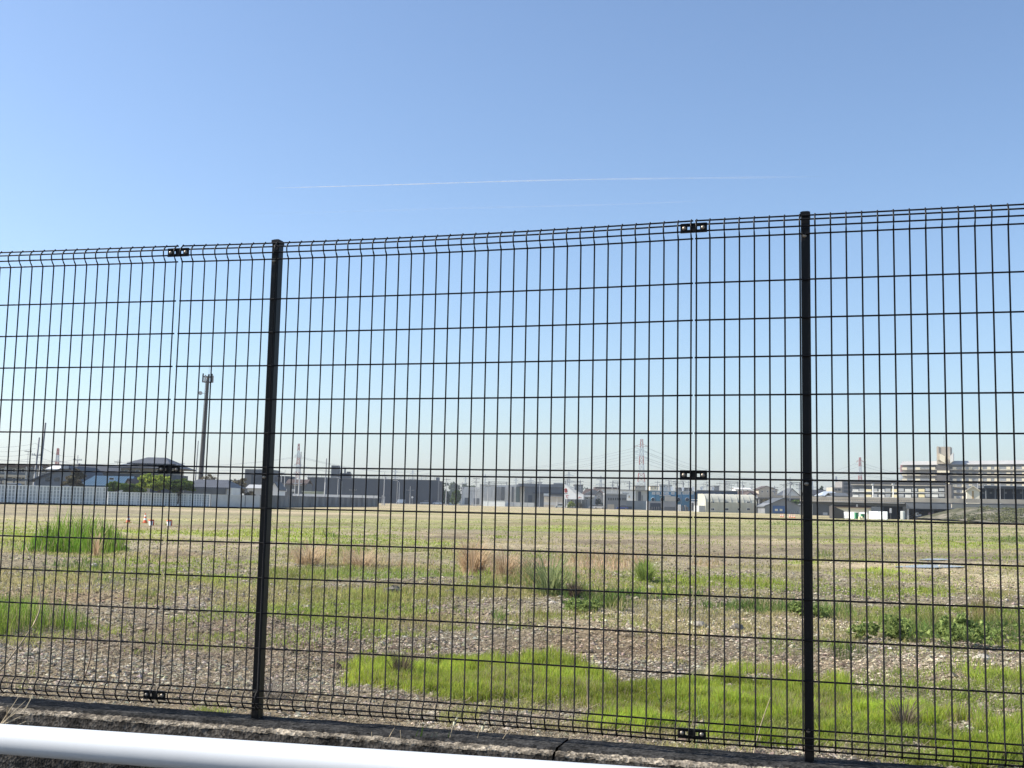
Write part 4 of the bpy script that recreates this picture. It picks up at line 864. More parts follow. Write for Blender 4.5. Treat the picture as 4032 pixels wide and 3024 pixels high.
# cell tower
Yt = 300; z_t = at(795, 1470, Yt)[2]; xt = gx(786, Yt); lean = 0.02
root = empty('cell_tower', (xt, Yt, 0), 'tall brown monopole mobile mast with an antenna crown', 'mast')
M_mono = mat('mono_brown', (0.02, 0.017, 0.014), 0.7, 0.1, 0.5)
zc0 = at(795, 1504, Yt)[2]
MB().tube([(0, 0, 0), (lean*zc0, 0, zc0), (lean*z_t, 0, z_t-0.8)], [0.62, 0.4, 0.36], 14).build('mast', M_mono, root, smooth=True)
MB().tube([(-0.5, -0.5, 1), (lean*zc0-0.42, -0.42, zc0)], 0.07, 6).build('cable_run', M_steel, root)
pf = MB()
for zz, rr in ((zc0, 1.35), (z_t-0.9, 1.25)):
    ring = [(lean*zz+rr*math.cos(a), rr*math.sin(a), zz) for a in np.linspace(0, 2*math.pi, 13)]; pf.tube(ring, 0.09, 5, cap=False)
    for a in np.linspace(0, 2*math.pi, 7)[:-1]: pf.tube([(lean*zz, 0, zz), (lean*zz+rr*math.cos(a), rr*math.sin(a), zz)], 0.06, 4)
pf.build('platform_ring', M_mono, root)
for k, a in enumerate(np.linspace(0.3, 0.3+2*math.pi, 10)[:-1]):
    cx_, cy_ = lean*zc0+1.3*math.cos(a), 1.3*math.sin(a); MB().box(cx_-0.16, cx_+0.16, cy_-0.1, cy_+0.1, zc0-0.1+0.3*(k % 2), z_t-0.5+0.2*(k % 3)).build('antenna_panel', M_mono if k % 3 else M_lgrey, root)
MB().tube([(lean*z_t+0.2, 0, z_t-1), (lean*z_t+0.2, 0, at(808, 1438, Yt)[2])], 0.04, 4).build('lightning_rod', M_steel, root)
zz = at(780, 1548, Yt)[2]; d = MB().tube([(-1.0, -0.3, zz), (-1.0, -0.55, zz)], 0.5, 16).build('dish', M_lgrey, root); MB().tube([(0.3, 0, zz), (-1.0, -0.3, zz)], 0.06, 5).build('bracket', M_steel, d)

# poles on the left
pole('utility pole with two crossarms at the far left', 141, 1722, 190, lean=0.05, arms=((2.9, 0.9), (5.1, 1.2)), r=0.2, two=0.45)
pole('taller bare leaning pole right of the crossarm pole on the left', 162, 1664, 185, lean=0.05, arms=(), r=0.22, two=0.45)
pole('small pole with a transformer behind the pine', 298, 1792, 240, lean=0.0, arms=((1.0, 0.9),), r=0.12, trans=True)
pole('thin far pole beside the grey apartment block', 101, 1776, 300, lean=0.0, arms=((0.1, 0.9),), r=0.1)
pole('thin dark pole left of the cell mast', 770, 1735, 200, lean=0.025, arms=(), r=0.13, two=0.35)
pole('far pole left of the tiled house ridge', 457, 1810, 300, arms=((0.6, 0.9),), r=0.1)
pole('far pole above the round green tree', 706, 1820, 300, arms=((0.4, 0.9),), r=0.1)
pole('thin pole with lamp arm right of the round green tree', 664, 1816, 310, arms=((0.8, 0.7),), r=0.1)

# ---------------------------------------------------------------- centre left: dark factory
b = Bd('blue_grey_building', 'distant dark blue grey block left of the left post', 'building', 965, 1070, 420)
b.wall(965, 1070, 1848, 16, M_dgrey); b.wall(1000, 1066, 1866, 4, M_navy, y0=-4)
b = Bd('dark_block', 'dark block just right of the left post', 'building', 1068, 1142, 430); b.wall(1068, 1140, 1874, 14, M_navy); b.wall(1078, 1112, 1880, 3, M_dgrey, y0=-3)
b = Bd('small_gable_house', 'small house with a white gable beside the left post', 'house', 960, 1102, 280)
b.gable_wall(1068, 1098, 1925, 1898, 8, M_white, ur=1080); b.gable_roof(1064, 1102, 1928, 1896, 8, M_dgrey, axis='y', ur=1080); b.wall(975, 1066, 1922, 7, M_lgrey); b.gable_roof(968, 1070, 1922, 1908, 7, M_lgrey, name='side_roof')
b = Bd('dark_house', 'dark brown house with two pale windows right of the left post', 'house', 1105, 1208, 320)
b.wall(1105, 1205, 1902, 10, M_dgrey); b.gable_roof(1122, 1208, 1906, 1886, 10, M_brown)
for u0, u1 in ((1156, 1172), (1176, 1190)): b.win(u0, u1, 1903, 1911, m_=M_lgrey)
for u in (1120, 1150): b.win(u, u+10, 1926, 1935, m_=M_lgrey)
b = Bd('pale_green_shed', 'low pale green shed behind the white hoarding', 'shed', 1190, 1254, 312, yaw=-14)
b.wall(1194, 1250, 1938, 5, mat('sage', (0.36, 0.4, 0.33), 0.8, 0.1, 0.5)); b.box('roof', 1190, 1254, 1934, 1938, -0.3, 5.3, mat('sage2', (0.3, 0.34, 0.28), 0.8, 0.1, 0.5))
b = Bd('dark_factory', 'very long dark navy factory with rooftop boxes in mid distance', 'factory', 1208, 1746, 550, yaw=4)
xl, xr = b.x(1208), b.x(1730); zl, zr = b.z(1208, 1881), b.z(1730, 1892)
MB().quadbox([(xl, 0, 0), (xr, 0, 0), (xr, 40, 0), (xl, 40, 0), (xl, 0, zl), (xr, 0, zr), (xr, 40, zr), (xl, 40, zl)]).build('wall', M_navy, b.root)
b.wall(1731, 1746, 1894, 34, mat('navy_grey', (0.09, 0.1, 0.12), 0.7, 0.2, 0.3), y0=1)
b.box('corner_pier', 1724, 1730, 1892, 1984, -0.3, -0.01, mat('pier_grey', (0.16, 0.17, 0.18), 0.7, 0.1, 0.3))
b.box('roof_edge', 1210, 1724, 1884, 1887, -0.35, -0.01, M_dgrey)
b.box('roof_box', 1302, 1331, 1832, 1884, 3, 12, M_dgrey); b.box('roof_box', 1333, 1378, 1862, 1884, 3, 11, M_dgrey); b.box('roof_box', 1336, 1344, 1847, 1862, 3.5, 6, M_lgrey)
b.box('roof_box', 1352, 1358, 1845, 1862, 3.5, 6, M_grey); b.box('roof_box', 1362, 1376, 1856, 1862, 3.5, 8, M_dgrey)
b.box('wall_opening', 1700, 1716, 1976, 1984, -0.1, -0.02, M_navy2)
for u in (1395, 1560, 1640): b.box('downpipe', u, u+1.6, 1888, 1984, -0.25, -0.02, M_dgrey)
b.box('roof_box', 1716, 1731, 1878, 1891, 4, 8, M_grey)
# catenary masts behind
grp = 'railway masts standing behind the dark factory'
proto = None
for k, u in enumerate(list(range(1212, 1300, 17))+list(range(1385, 1716, 17))):
    Y = 640; h = at(u, 1867+0.02*(u-1212), Y)[2]
    if proto is None:
        proto = empty('railway_mast', (gx(u, Y), Y, 0), 'thin grey railway mast in the row behind the dark factory', 'mast', grp)
        MB().tube([(0, 0, 0), (0, 0, h)], 0.13, 5).build('pole', M_pgry, proto)
        MB().tube([(0, 0, h-0.6), (1.3, 0, h-0.9)], 0.08, 4).build('bracket', M_pgry, proto)
    else:
        c = copy_tree(proto); c.location = (gx(u, Y), Y, 0)
for dv in (4, 9):
    wire(sag(at(1190, 1867+dv, 640), at(1735, 1877+dv, 640), 0.3), 0.07, ('upper' if dv == 4 else 'lower')+' railway wire strung along the masts behind the factory', 'railway wires behind the factory')
# poles in front of factory
pole('dark tall pole right of the red and white far pylon', 1178, 1779, 235, lean=0.015, arms=(), r=0.16, two=0.5)
pole('lone tall pole in front of the left half of the factory', 1280, 1805, 240, lean=0.015, arms=(), r=0.17, two=0.5)
pole('thin grey pole just right of the left fence post', 1105, 1855, 300, arms=((0.5, 0.7),), r=0.12)
pole('second thin grey pole right of the left fence post', 1118, 1850, 290, arms=(), r=0.12)
pole('thin pole in front of the dark brown house', 1160, 1858, 290, arms=(), r=0.12)
pole('pole with boxes near the centre of the factory', 1511, 1858, 420, arms=((1.2, 0.5),), r=0.16, trans=True)
def lamp(label, u, vt, Y, dirx=-1, vb=None):
    h = at(u, vt, Y)[2]; root = empty('street_lamp', (gx(u, Y), Y, 0), label, 'street lamp', None)
    pts = [(0, 0, 0), (0, 0, h-1.2), (dirx*0.25, 0, h-0.5), (dirx*0.9, 0, h-0.1), (dirx*2.0, 0, h)]
    MB().tube(pts, [0.13, 0.1, 0.09, 0.08, 0.07], 7).build('pole', M_lgrey, root, smooth=True)
    MB().box(min(dirx*1.9, dirx*2.7), max(dirx*1.9, dirx*2.7), -0.15, 0.15, h-0.08, h+0.08).build('lamp_head', M_lgrey, root)
lamp('curved grey street lamp in front of the factory, left one', 1343, 1879, 330); lamp('curved grey street lamp in front of the middle of the factory', 1571, 1892, 470)
pole('slim post beside the left street lamp', 1329, 1885, 335, arms=(), r=0.12)
pole('white signal post in front of the factory', 1388, 1912, 380, arms=((1.5, 1.2),), r=0.1)
pole('slim grey post left of the middle street lamp', 1563, 1896, 460, arms=(), r=0.1)
pole('twin armed traffic light post right of the middle street lamp', 1614, 1915, 470, arms=((1.6, 1.6),), r=0.12)
pole('brown post group by the end of the white hoarding', 1505, 1950, 330, arms=((0.8, 0.8),), r=0.12); pole('second post by the end of the white hoarding', 1514, 1955, 330, arms=(), r=0.14)
s = empty('round_sign', (gx(1623, 468), 468, 0), 'small white round road sign in front of the factory', 'sign'); MB().tube([(0, 0, 0), (0, 0, at(1623, 1955, 468)[2])], 0.06, 6).build('pole', M_lgrey, s); zz = at(1623, 1958, 468)[2]; MB().tube([(0, -0.1, zz), (0, -0.14, zz)], 0.42, 14).build('sign_face', M_white, s)
rd = MB().quad((gx(1300, 505), 496, 0.004), (gx(2700, 505), 496, 0.004), (gx(2700, 530), 530, 0.004), (gx(1300, 530), 530, 0.004)).build('road', mat('road_asphalt', (0.07, 0.07, 0.075), 0.9, 0.1, 0.3)); tag(rd, kind='structure')
car('white van parked in front of the middle of the dark factory', 1578, 1984, 520, P_white, L=3.8, box=True)
car('silver car in front of the right half of the dark factory', 1674, 1983, 515, P_silver, L=4.4)
car('white car at the right end of the dark factory', 1722, 1984, 512, P_white, L=3.9)
car('dark car just right of the white one at the factory end', 1756, 1985, 514, P_dark, L=4.2)
# centre trees & hill
wd = MB(); 
wx0, wx1 = gx(1720, 900), gx(1890, 900); blobs = [(gx(u_, 900), 900, at(u_, v_, 900)[2]*0.5, 9, 8, at(u_, v_, 900)[2]*0.55) for u_, v_ in ((1735, 1910), (1770, 1902), (1800, 1898), (1830, 1905), (1860, 1914), (1885, 1922))]
o = leaf_cloud('distant_woods', blobs, 5000, 0.9, (0.04, 0.06, 0.035), (0.1, 0.13, 0.06), None, 55); tag(o, 'wooded rise far behind the green tree in the centre', 'woods', kind='stuff')
tree('round green tree between the dark factory and the white warehouse', 1787, 1916, 1990, 32, 480, *G_mid, n=3000, seed=21, leaf=0.45)
tree('darker tree left of the round green one at the factory end', 1754, 1928, 1985, 18, 500, *G_dark, n=1500, seed=22, leaf=0.45)
b = Bd('container', 'small white container by the round green tree in the centre', 'container', 1768, 1797, 500); b.wall(1770, 1796, 1969, 3, M_offw); b.box('door', 1778, 1784, 1971, 1984, -0.08, -0.01, M_lgrey)
# white warehouse group
M_cloth = mat('pale_sheeting', (0.55, 0.56, 0.55), 0.85, 0.1, 0.3)
b = Bd('white_warehouse', 'long pale warehouse in the centre with grey gaps', 'warehouse', 1816, 1955, 560, yaw=-8)
b.wall(1820, 1893, 1918, 18, M_cloth); b.wall(1893, 1952, 1911, 20, M_cloth, y0=-2); b.box('roof_edge', 1893, 1952, 1908, 1911, -2.3, 18, M_lgrey); b.wall(1806, 1820, 1934, 10, M_offw, y0=3)
b.box('recess', 1830, 1846, 1960, 1986, -0.15, -0.02, M_dgrey); b.box('recess', 1864, 1892, 1962, 1986, -0.15, -0.02, M_dgrey)
for u in (1838, 1858, 1876, 1908, 1925, 1940): b.box('panel_joint', u, u+0.8, 1922, 1960, -2.2 if u > 1893 else -0.15, -2.01 if u > 1893 else -0.02, M_lgrey)
b = Bd('warehouse', 'pale warehouse with green grey bays right of the long pale one', 'warehouse', 1950, 2075, 555, yaw=-8)
b.wall(1952, 2034, 1910, 18, M_cloth); b.wall(2036, 2050, 1908, 14, M_grey, y0=-1)
for u0, u1, m_ in ((1953, 1972, M_grey), (1974, 1988, M_dgrey), (2016, 2024, M_dgrey), (2034, 2049, mat('teal_grey', (0.08, 0.12, 0.12), 0.8, 0.2, 0.3))): b.box('bay', u0, u1, 1917, 1976, -1.3 if u0 > 2030 else -0.3, -1.01 if u0 > 2030 else -0.02, m_)
b.wall(2050, 2070, 1918, 12, M_offw, y0=-0.5)
b = Bd('white_box_shed', 'bright white flat box in front of the pale warehouses', 'shed', 1902, 1995, 470, yaw=-20); b.wall(1903, 1994, 1972, 4, M_white); b.box('roof', 1902, 1995, 1970.5, 1972, -0.1, 4.1, M_lgrey)
seg_wall('block_wall', 'low pale grey wall right of the white box', [(1994, 472), (2104, 468)], 1.75, M_lgrey)
b = Bd('steel_building', 'wide dark grey steel building left of the triangular sign', 'building', 2064, 2222, 540)
b.wall(2066, 2222, 1917, 25, M_dgrey); b.box('roof', 2040, 2226, 1906, 1917, -0.6, 26, M_grey); b.box('door', 2080, 2096, 1950, 1984, -0.1, -0.02, M_navy); b.box('canopy', 2100, 2222, 1940, 1944, -3, -0.01, M_navy)
b.box('awning', 2140, 2160, 1943, 1952, -3.5, -3.0, M_offw)
b = Bd('cream_shed', 'low cream wall sided shed just left of the triangular sign', 'shed', 2140, 2216, 490, yaw=-15); b.wall(2142, 2215, 1956, 7, mat('cream2', (0.5, 0.46, 0.38), 0.8, 0.08, 0.5)); b.box('roof', 2140, 2217, 1952, 1956, -0.4, 7.3, M_grey); b.box('plinth', 2142, 2215, 1978, 1990, -0.1, -0.02, M_lgrey)
b.box('pillar', 2194, 2196, 1957, 1990, -0.2, -0.11, M_offw)
# dealership with triangular sign
b = Bd('car_dealership', 'car dealership with a tall white triangular sign wall and red logo', 'building', 2215, 2302, 452, yaw=-18)
def Z(u, v): return (b.x(u, v), b.z(u, v))
MB().prism([Z(2221, 1903.5), Z(2270, 1945), Z(2300, 1948), Z(2300, 1966), Z(2219, 1965)], -0.3, 0.3).build('sign_wall', M_white, b.root)
b.box('pylon_leg', 2219, 2225, 1962, 0, -0.3, 0.3, M_white, zb=0)
b.box('glass_front', 2226, 2300, 1967, 0, 2.5, 3.0, M_dgrey, zb=0); b.wall(2226, 2300, 1966.5, 9, M_grey, y0=3.2)
for u in (2240, 2256, 2270, 2286): b.box('column', u, u+1.3, 1966, 0, 2.2, 2.45, M_lgrey, zb=0)
# red S shaped emblem: two hooked strokes meeting in the middle
def RZ(px, pyy): return Z(2229.5+px*7.5, 1931.5+pyy*10)
em = MB()
for sg in (1, -1):
    em.prism([RZ(sg*-0.0, sg*-1.0), RZ(sg*0.85, sg*-0.42), RZ(sg*0.35, sg*-0.22), RZ(sg*0.0, sg*-0.5), RZ(sg*-0.3, sg*-0.32), RZ(sg*0.95, sg*0.35), RZ(sg*0.45, sg*0.45), RZ(sg*-0.95, sg*-0.35)], -0.36, -0.305)
em.build('red_emblem', M_red, b.root)
for (a0, a1, v0, v1) in ((2223, 2236, 1942.3, 1944), (2229, 2241, 1950.4, 1952), (2231, 2232.6, 1952, 1957), (2228, 2236, 1957, 1958.3), (2236, 2238, 1958.5, 1963), (2281, 2293, 1958.6, 1960), (2284, 2286, 1956, 1958.6), (2280, 2282, 1960, 1963)):
    b.box('red_lettering', a0, a1, v0, v1, -0.35, -0.305, M_red if v0 > 1945 else M_dgrey)
tree('leafy bush in front of the dealership', 2246, 1973, 2004, 17, 440, *G_lite, n=1200, seed=30, name='bush', cat='bush', leaf=0.3)
tree('brown hedge right of the dealership bush', 2284, 1978, 2006, 12, 442, *G_brn, n=800, seed=31, name='bush', cat='bush', leaf=0.3)
car('white car left of the dealership leg', 2204, 1996, 445, P_white, L=3.8)
car('white van under the dealership sign', 2246, 1990, 449, P_white, L=3.0, box=True)
b = Bd('white_house', 'two storey white and grey house right of the dealership', 'house', 2296, 2345, 455, yaw=-10)
b.wall(2298, 2340, 1952, 9, M_lgrey); b.box('balcony', 2298, 2342, 1950, 1957, -1.2, -0.02, M_offw); b.win(2308, 2316, 1958, 1966); b.win(2324, 2334, 1958, 1966); b.wall(2294, 2302, 1950, 2, M_white, y0=-1.4)
b = Bd('brown_roof_house', 'house with a brown gabled roof behind the white house', 'house', 2290, 2392, 490)
b.gable_wall(2298, 2376, 1946, 1926, 10, M_grey, ur=2338); b.gable_roof(2290, 2386, 1950, 1924, 10, M_brown, hip=0.2); b.gable_roof(2340, 2378, 1952, 1930, 5, M_dgrey, y0=-2, axis='y', ur=2358, name='front_roof'); b.gable_wall(2345, 2374, 1950, 1934, 4, M_grey, y0=-1.8, ur=2359)
b.win(2352, 2362, 1950, 1957, yy=-1.8)
tree('dark round tree in front of the brown roofed house', 2358, 1962, 2002, 20, 460, *G_dark, n=1500, seed=33, leaf=0.35)
car('white estate car in front of the dark round tree', 2360, 1998, 440, P_white, L=4.2); car('silver car left of the white estate car', 2338, 1999, 442, P_silver, L=3.8)
b = Bd('long_flat_building', 'long building with a white band and dark flat roof behind the houses', 'building', 2345, 2440, 560)
b.wall(2348, 2440, 1924, 12, M_offw); b.box('roof', 2344, 2442, 1918, 1925, -0.6, 12.6, M_brown)
b = Bd('grey_blue_office', 'grey blue office with a row of dark windows in the centre right', 'office', 2384, 2480, 432)
b.wall(2386, 2468, 1946, 12, M_grey); b.box('roof', 2384, 2470, 1943, 1947, -0.3, 12.3, M_lgrey); b.wall(2468, 2560, 1972, 10, M_grey, y0=0.5)
for u in (2394, 2403, 2412, 2421, 2430, 2440, 2450, 2458): b.win(u, u+6, 1960, 1970, frame=False)
b.box('garage_opening', 2392, 2418, 1986, 0, -0.1, -0.02, M_beige, zb=0); b.box('base', 2440, 2488, 1994, 0, -0.1, -0.02, M_navy, zb=0)
car('dark blue car in front of the grey blue office', 2450, 2005, 425, P_blue, L=4.2)
b = Bd('white_hall', 'white flat roofed hall with thin dark script lettering', 'building', 2438, 2552, 470, yaw=-12)
b.wall(2440, 2502, 1931, 16, M_white); b.wall(2502, 2550, 1932, 14, M_lgrey, y0=1.0); b.box('roof', 2438, 2552, 1928.5, 1931, -0.4, 16, M_grey); b.box('dark_bay', 2512, 2523, 1935, 1972, 0.8, 0.98, M_navy); b.box('dark_bay', 2526, 2529, 1950, 1972, 0.8, 0.98, M_dgrey)
b.box('wall_vent', 2475, 2481, 1951, 1960, -0.1, -0.02, M_beige)
tx = bpy.data.curves.new('lettering', 'FONT'); tx.body = 'TangCandy'; tx.size = 1.15; tx.extrude = 0.02; tx.shear = 0.35
to = bpy.data.objects.new('lettering_tmp', tx); COL.objects.link(to); bpy.context.view_layer.update()
me = bpy.data.meshes.new_from_object(to.evaluated_get(bpy.context.evaluated_depsgraph_get())); bpy.data.objects.remove(to)
lo = bpy.data.objects.new('script_lettering', me); COL.objects.link(lo); me.materials.clear(); me.materials.append(M_dgrey); lo.parent = b.root
wd_ = b.x(2477, 1942)-b.x(2448, 1942); dims = max(v.co.x for v in me.vertices); lo.location = (b.x(2448, 1942), -0.08, b.z(2460, 1944)); lo.scale = (wd_/dims, 0.5, 1); lo.rotation_euler = (math.pi/2, 0, 0)
# blue factory
b = Bd('blue_factory', 'blue clad factory with white roof vents and round fan hoods', 'factory', 2552, 2905, 420, yaw=-9)
b.wall(2553, 2742, 1936, 25, M_bluewall); b.box('roof_edge', 2552, 2742, 1932.5, 1936, -0.4, 25, M_lgrey); b.wall(2742, 2898, 1936, 25, M_navy2, y0=0.4); b.box('roof_edge', 2742, 2898, 1931.5, 1936, 0.1, 25, M_dgrey)
for u in (2581, 2598, 2664, 2680, 2733): b.box('seam', u, u+1.2, 1937, 1985, -0.12, -0.02, M_lgrey if u == 2680 else M_navy2)
for u in (2567, 2584, 2603, 2619, 2642, 2666, 2686, 2698, 2716): b.win(u, u+13, 1938, 1947, m_=M_lgrey)
for u in (2642, 2684, 2724, 2757, 2802):
    r_ = MB().frustum(b.x(u+2), 4, 0.32, 0.32, 0.28, 0.28, b.z(u, 1932), b.z(u, 1924)).build('roof_vent', M_white, b.root); MB().frustum(b.x(u+2), 4, 0.45, 0.4, 0.5, 0.45, b.z(u, 1924), b.z(u, 1918)).build('vent_hood', M_white, r_)
for u in (2571, 2607, 2670, 2704):
    zc = b.z(u, 1967); xc = b.x(u, 1967); n = 14; mb = MB()
    pts = [(xc, -0.02, zc), (xc, -0.7, zc)]; mb.tube(pts, [0.72, 0.66], 16, cap=False); f_ = mb.build('fan_hood', M_white, b.root, smooth=True); MB().tube([(xc, -0.3, zc), (xc, -0.35, zc)], 0.6, 16).build('fan', M_navy, f_)
b.box('step_roof', 2597, 2640, 1949, 1953, -2, -0.02, M_lgrey); b.box('grey_block', 2618, 2660, 1955, 1974, -5, -0.02, M_beige)
b = Bd('open_garage', 'low grey garage with dark open bays in front of the blue factory', 'garage', 2553, 2665, 405)
b.wall(2555, 2662, 1974, 8, M_lgrey if False else mat('garage_grey', (0.27, 0.28, 0.29), 0.8, 0.12, 0.4)); b.box('open_bay', 2560, 2602, 1981, 0, -0.1, -0.02, M_navy, zb=0.2); b.box('open_bay', 2616, 2658, 1996, 0, -0.1, -0.02, M_dgrey, zb=0.2)
for u in (2566, 2575, 2584, 2593): b.box('stored_item', u, u+1.6, 1995, 0, -0.6, -0.3, M_grey, zb=0.3)
b = Bd('yard_clutter', 'row of grey bins and crates stored beside the blue factory', 'bins', 2666, 2712, 402)
for u, vt, m_ in ((2667, 1987, M_white), (2674, 1987, M_white), (2684, 1990, M_dgrey), (2696, 1989, M_steel), (2704, 1996, M_dgrey)): b.box('bin', u, u+6, vt, 0, -0.5, 0.8, m_, zb=0)
b = Bd('white_kiosk', 'small white hut with a railed roof deck in front of the blue factory', 'hut', 2718, 2754, 395, yaw=-8)
b.wall(2720, 2750, 1974, 5, M_white); b.box('roof_slab', 2718, 2752, 1966, 1969, -0.3, 5.3, M_white); b.box('doorway', 2723, 2731, 1980, 0, -0.08, -0.02, M_dgrey, zb=0.3)
rl = MB()
for u in np.linspace(2722, 2750, 8): rl.tube([(b.x(u), 0, b.z(u, 1966)), (b.x(u), 0, b.z(u, 1952))], 0.05, 4)
for v in (1952, 1959): rl.tube([(b.x(2722), 0, b.z(2722, v)), (b.x(2750), 0, b.z(2750, v))], 0.05, 4)
rl.build('roof_railing', M_steel, b.root)
# storage building
Ys = 372
b = Bd('cream_storage_hall', 'cream storage hall with a curved front roof and eight windows', 'building', 2753, 2982, Ys, yaw=3)
x0, x1 = b.x(2779, 1980), b.x(2981, 1980); zt = b.z(2880, 1947); ze = b.z(2880, 1978); pr = [(0, 0), (0, ze)]+[(0.2+5*(1-math.cos(t)), ze+(zt-ze)*math.sin(t)) for t in np.linspace(0.15, math.pi/2, 7)]+[(12, zt), (12, 0)]
mb = MB(); ns = len(pr); mb.V = [(x0, p[0], p[1]) for p in pr]+[(x1, p[0], p[1]) for p in pr]
mb.F4 = [[i, (i+1) % ns, ns+(i+1) % ns, ns+i] for i in range(ns)]; mb.F3 = [[0, i, i+1] for i in range(1, ns-1)]+[[ns, ns+i, ns+i+1] for i in range(1, ns-1)]
mb.build('shell', mat('cream_shell', (0.46, 0.45, 0.37), 0.7, 0.1, 0.4), b.root)
rb = MB(); xx = x0
for q in range(9):
    xc = x0+(x1-x0)*q/8; P_ = [(xc, p[0]-0.12, p[1]+0.05) for p in pr[:-1]]; rb.tube(P_, 0.07, 5)
rb.build('ribs', mat('cream_rib', (0.46, 0.45, 0.38), 0.7, 0.08, 0.5), b.root)
for u in (2799, 2856, 2904, 2942):
    b.win(u, u+15, 1974, 1981, m_=M_dgrey, frame=True); b.win(u, u+15, 2000, 2011, m_=M_glass)
b.wall(2754, 2779, 1991, 8, M_lgrey, y0=0.5)
# gabled store, right
b = Bd('grey_gabled_store', 'low grey building with a wide dark gable roof and a blue front panel', 'building', 3008, 3290, 362)
b.gable_wall(3012, 3160, 1990, 1962, 14, M_grey, ur=3084); b.gable_roof(3006, 3165, 1996, 1960, 14, M_dgrey, axis='y', ur=3084); b.wall(3160, 3176, 1996, 10, M_grey)
b.box('blue_panel', 3043, 3090, 1992, 2020, -0.15, -0.02, mat('panel_blue', (0.05, 0.12, 0.28), 0.6, 0.1, 0.5)); b.win(3051, 3062, 2004, 2012, m_=M_yel, yy=-0.15); b.win(3070, 3080, 2004, 2012, m_=M_yel, yy=-0.15)
for u in (3112, 3120, 3128, 3137, 3146): b.win(u, u+5, 2012, 2019, m_=M_glass)
b = Bd('dark_gabled_shed', 'dark grey gabled shed just right of the right fence post', 'shed', 3176, 3278, 318)
b.gable_wall(3184, 3272, 1985, 1971, 10, mat('shed_dark', (0.085, 0.095, 0.1), 0.8, 0.2, 0.4, wave=('X', 1.0, 0.35)), ur=3222); b.gable_roof(3178, 3277, 1987, 1969, 10, M_dgrey, axis='y', ur=3222); b.box('shutter', 3240, 3258, 2018, 0, -0.08, -0.02, M_lgrey, zb=0.1); b.box('drainpipe', 3197, 3199, 1984, 0, -0.2, -0.03, M_lgrey, zb=0)
# houses behind, right
def hs(label, u0, u1, ve, vr, Y, wm, rm, ax='x', ur=None, seed=0, D=9, hip=0.0):
    b = Bd('distant_house', label, 'house', u0, u1, Y); pad = (u1-u0)*0.05
    if ax == 'x': b.wall(u0+pad, u1-pad, ve-0.5, D, wm)
    else: b.gable_wall(u0+pad, u1-pad, ve, vr, D, wm, ur=ur)
    b.gable_roof(u0, u1, ve, vr, D, rm, axis=ax, ur=ur, hip=hip)
    n = max(1, int((u1-u0)/22))
    for k in range(n):
        uu = u0+pad*2+(u1-u0-4*pad)*(k+0.3)/n; b.win(uu, uu+6, ve+4, ve+11)
    return b
hs('two storey house with a brown roof above the cream storage hall', 2983, 3065, 1928, 1913, 470, M_beige, M_brown, 'y', 3018)
hs('white and cream house with a flat pale roof behind the blue factory', 2893, 2960, 1926, 1920, 520, M_white, M_white)
hs('low house with a red brown roof right of the storage hall ridge', 2905, 2990, 1947, 1932, 450, M_offw, M_brown, 'x', hip=0.15)
hs('small white gabled house right of the red brown roof', 2940, 2968, 1948, 1937, 440, M_white, M_brown, 'y')
hs('grey roofed house directly left of the right fence post', 3075, 3130, 1950, 1928, 420, M_offw, M_tile2, 'y', 3110)
hs('steep dark roofed house touching the right fence post', 3100, 3152, 1952, 1922, 410, M_offw, M_dgrey, 'y', 3118)
hs('dark roofed house right of the right fence post', 3178, 3262, 1948, 1928, 460, M_grey, M_tile2)
hs('grey house with a pale blue roof right of the right post', 3232, 3320, 1952, 1934, 420, M_lgrey, mat('pale_tin', (0.45, 0.5, 0.55), 0.5, 0.08, 0.4), 'x', hip=0.3)
hs('low dark roofed house below the big apartment block stairs', 3275, 3345, 1953, 1940, 400, M_grey, M_dgrey)
b = Bd('grey_flats', 'grey block of flats with open balconies left of the yellow panelled one', 'building', 3280, 3356, 540)
b.wall(3282, 3316, 1919, 12, M_beige); b.wall(3316, 3356, 1896, 12, mat('flat_grey', (0.24, 0.23, 0.22), 0.85, 0.1, 0.4))
for u0, u1 in ((3286, 3296), (3299, 3310)): b.box('opening', u0, u1, 1924, 1932, -0.1, -0.02, M_dgrey)
for v in (1901, 1916, 1931): b.box('opening', 3322, 3352, v, v+9, -0.1, -0.02, M_dgrey)
tree('small dark tree cluster above the dark roofed houses', 3231, 1913, 1945, 12, 480, *G_dark, n=700, seed=40, leaf=0.35)
tree('olive tree right of the cream storage hall', 3010, 1955, 2026, 28, 385, *G_brn, n=1800, seed=41, leaf=0.3)
tree('green shrubs behind the grey gabled store', 3135, 1958, 2000, 22, 380, *G_mid, n=1200, seed=42, leaf=0.3, cat='bush', name='bush')
b = Bd('railway_embankment_wall', 'low raised railway parapet behind the grey gabled store', 'wall', 2984, 3186, 395)
b.box('parapet', 2984, 3186, 1951, 1960, 0, 0.3, M_beige); b.box('deck', 2984, 3186, 1960, 1964, 0.05, 5, M_grey)
for u in (2990, 3030, 3070, 3110, 3150, 3180): b.box('pier', u, u+4, 1964, 0, 0.5, 1.5, M_grey, zb=0)
b.box('back', 2984, 3186, 1964, 0, 5.0, 5.4, M_dgrey, zb=0)
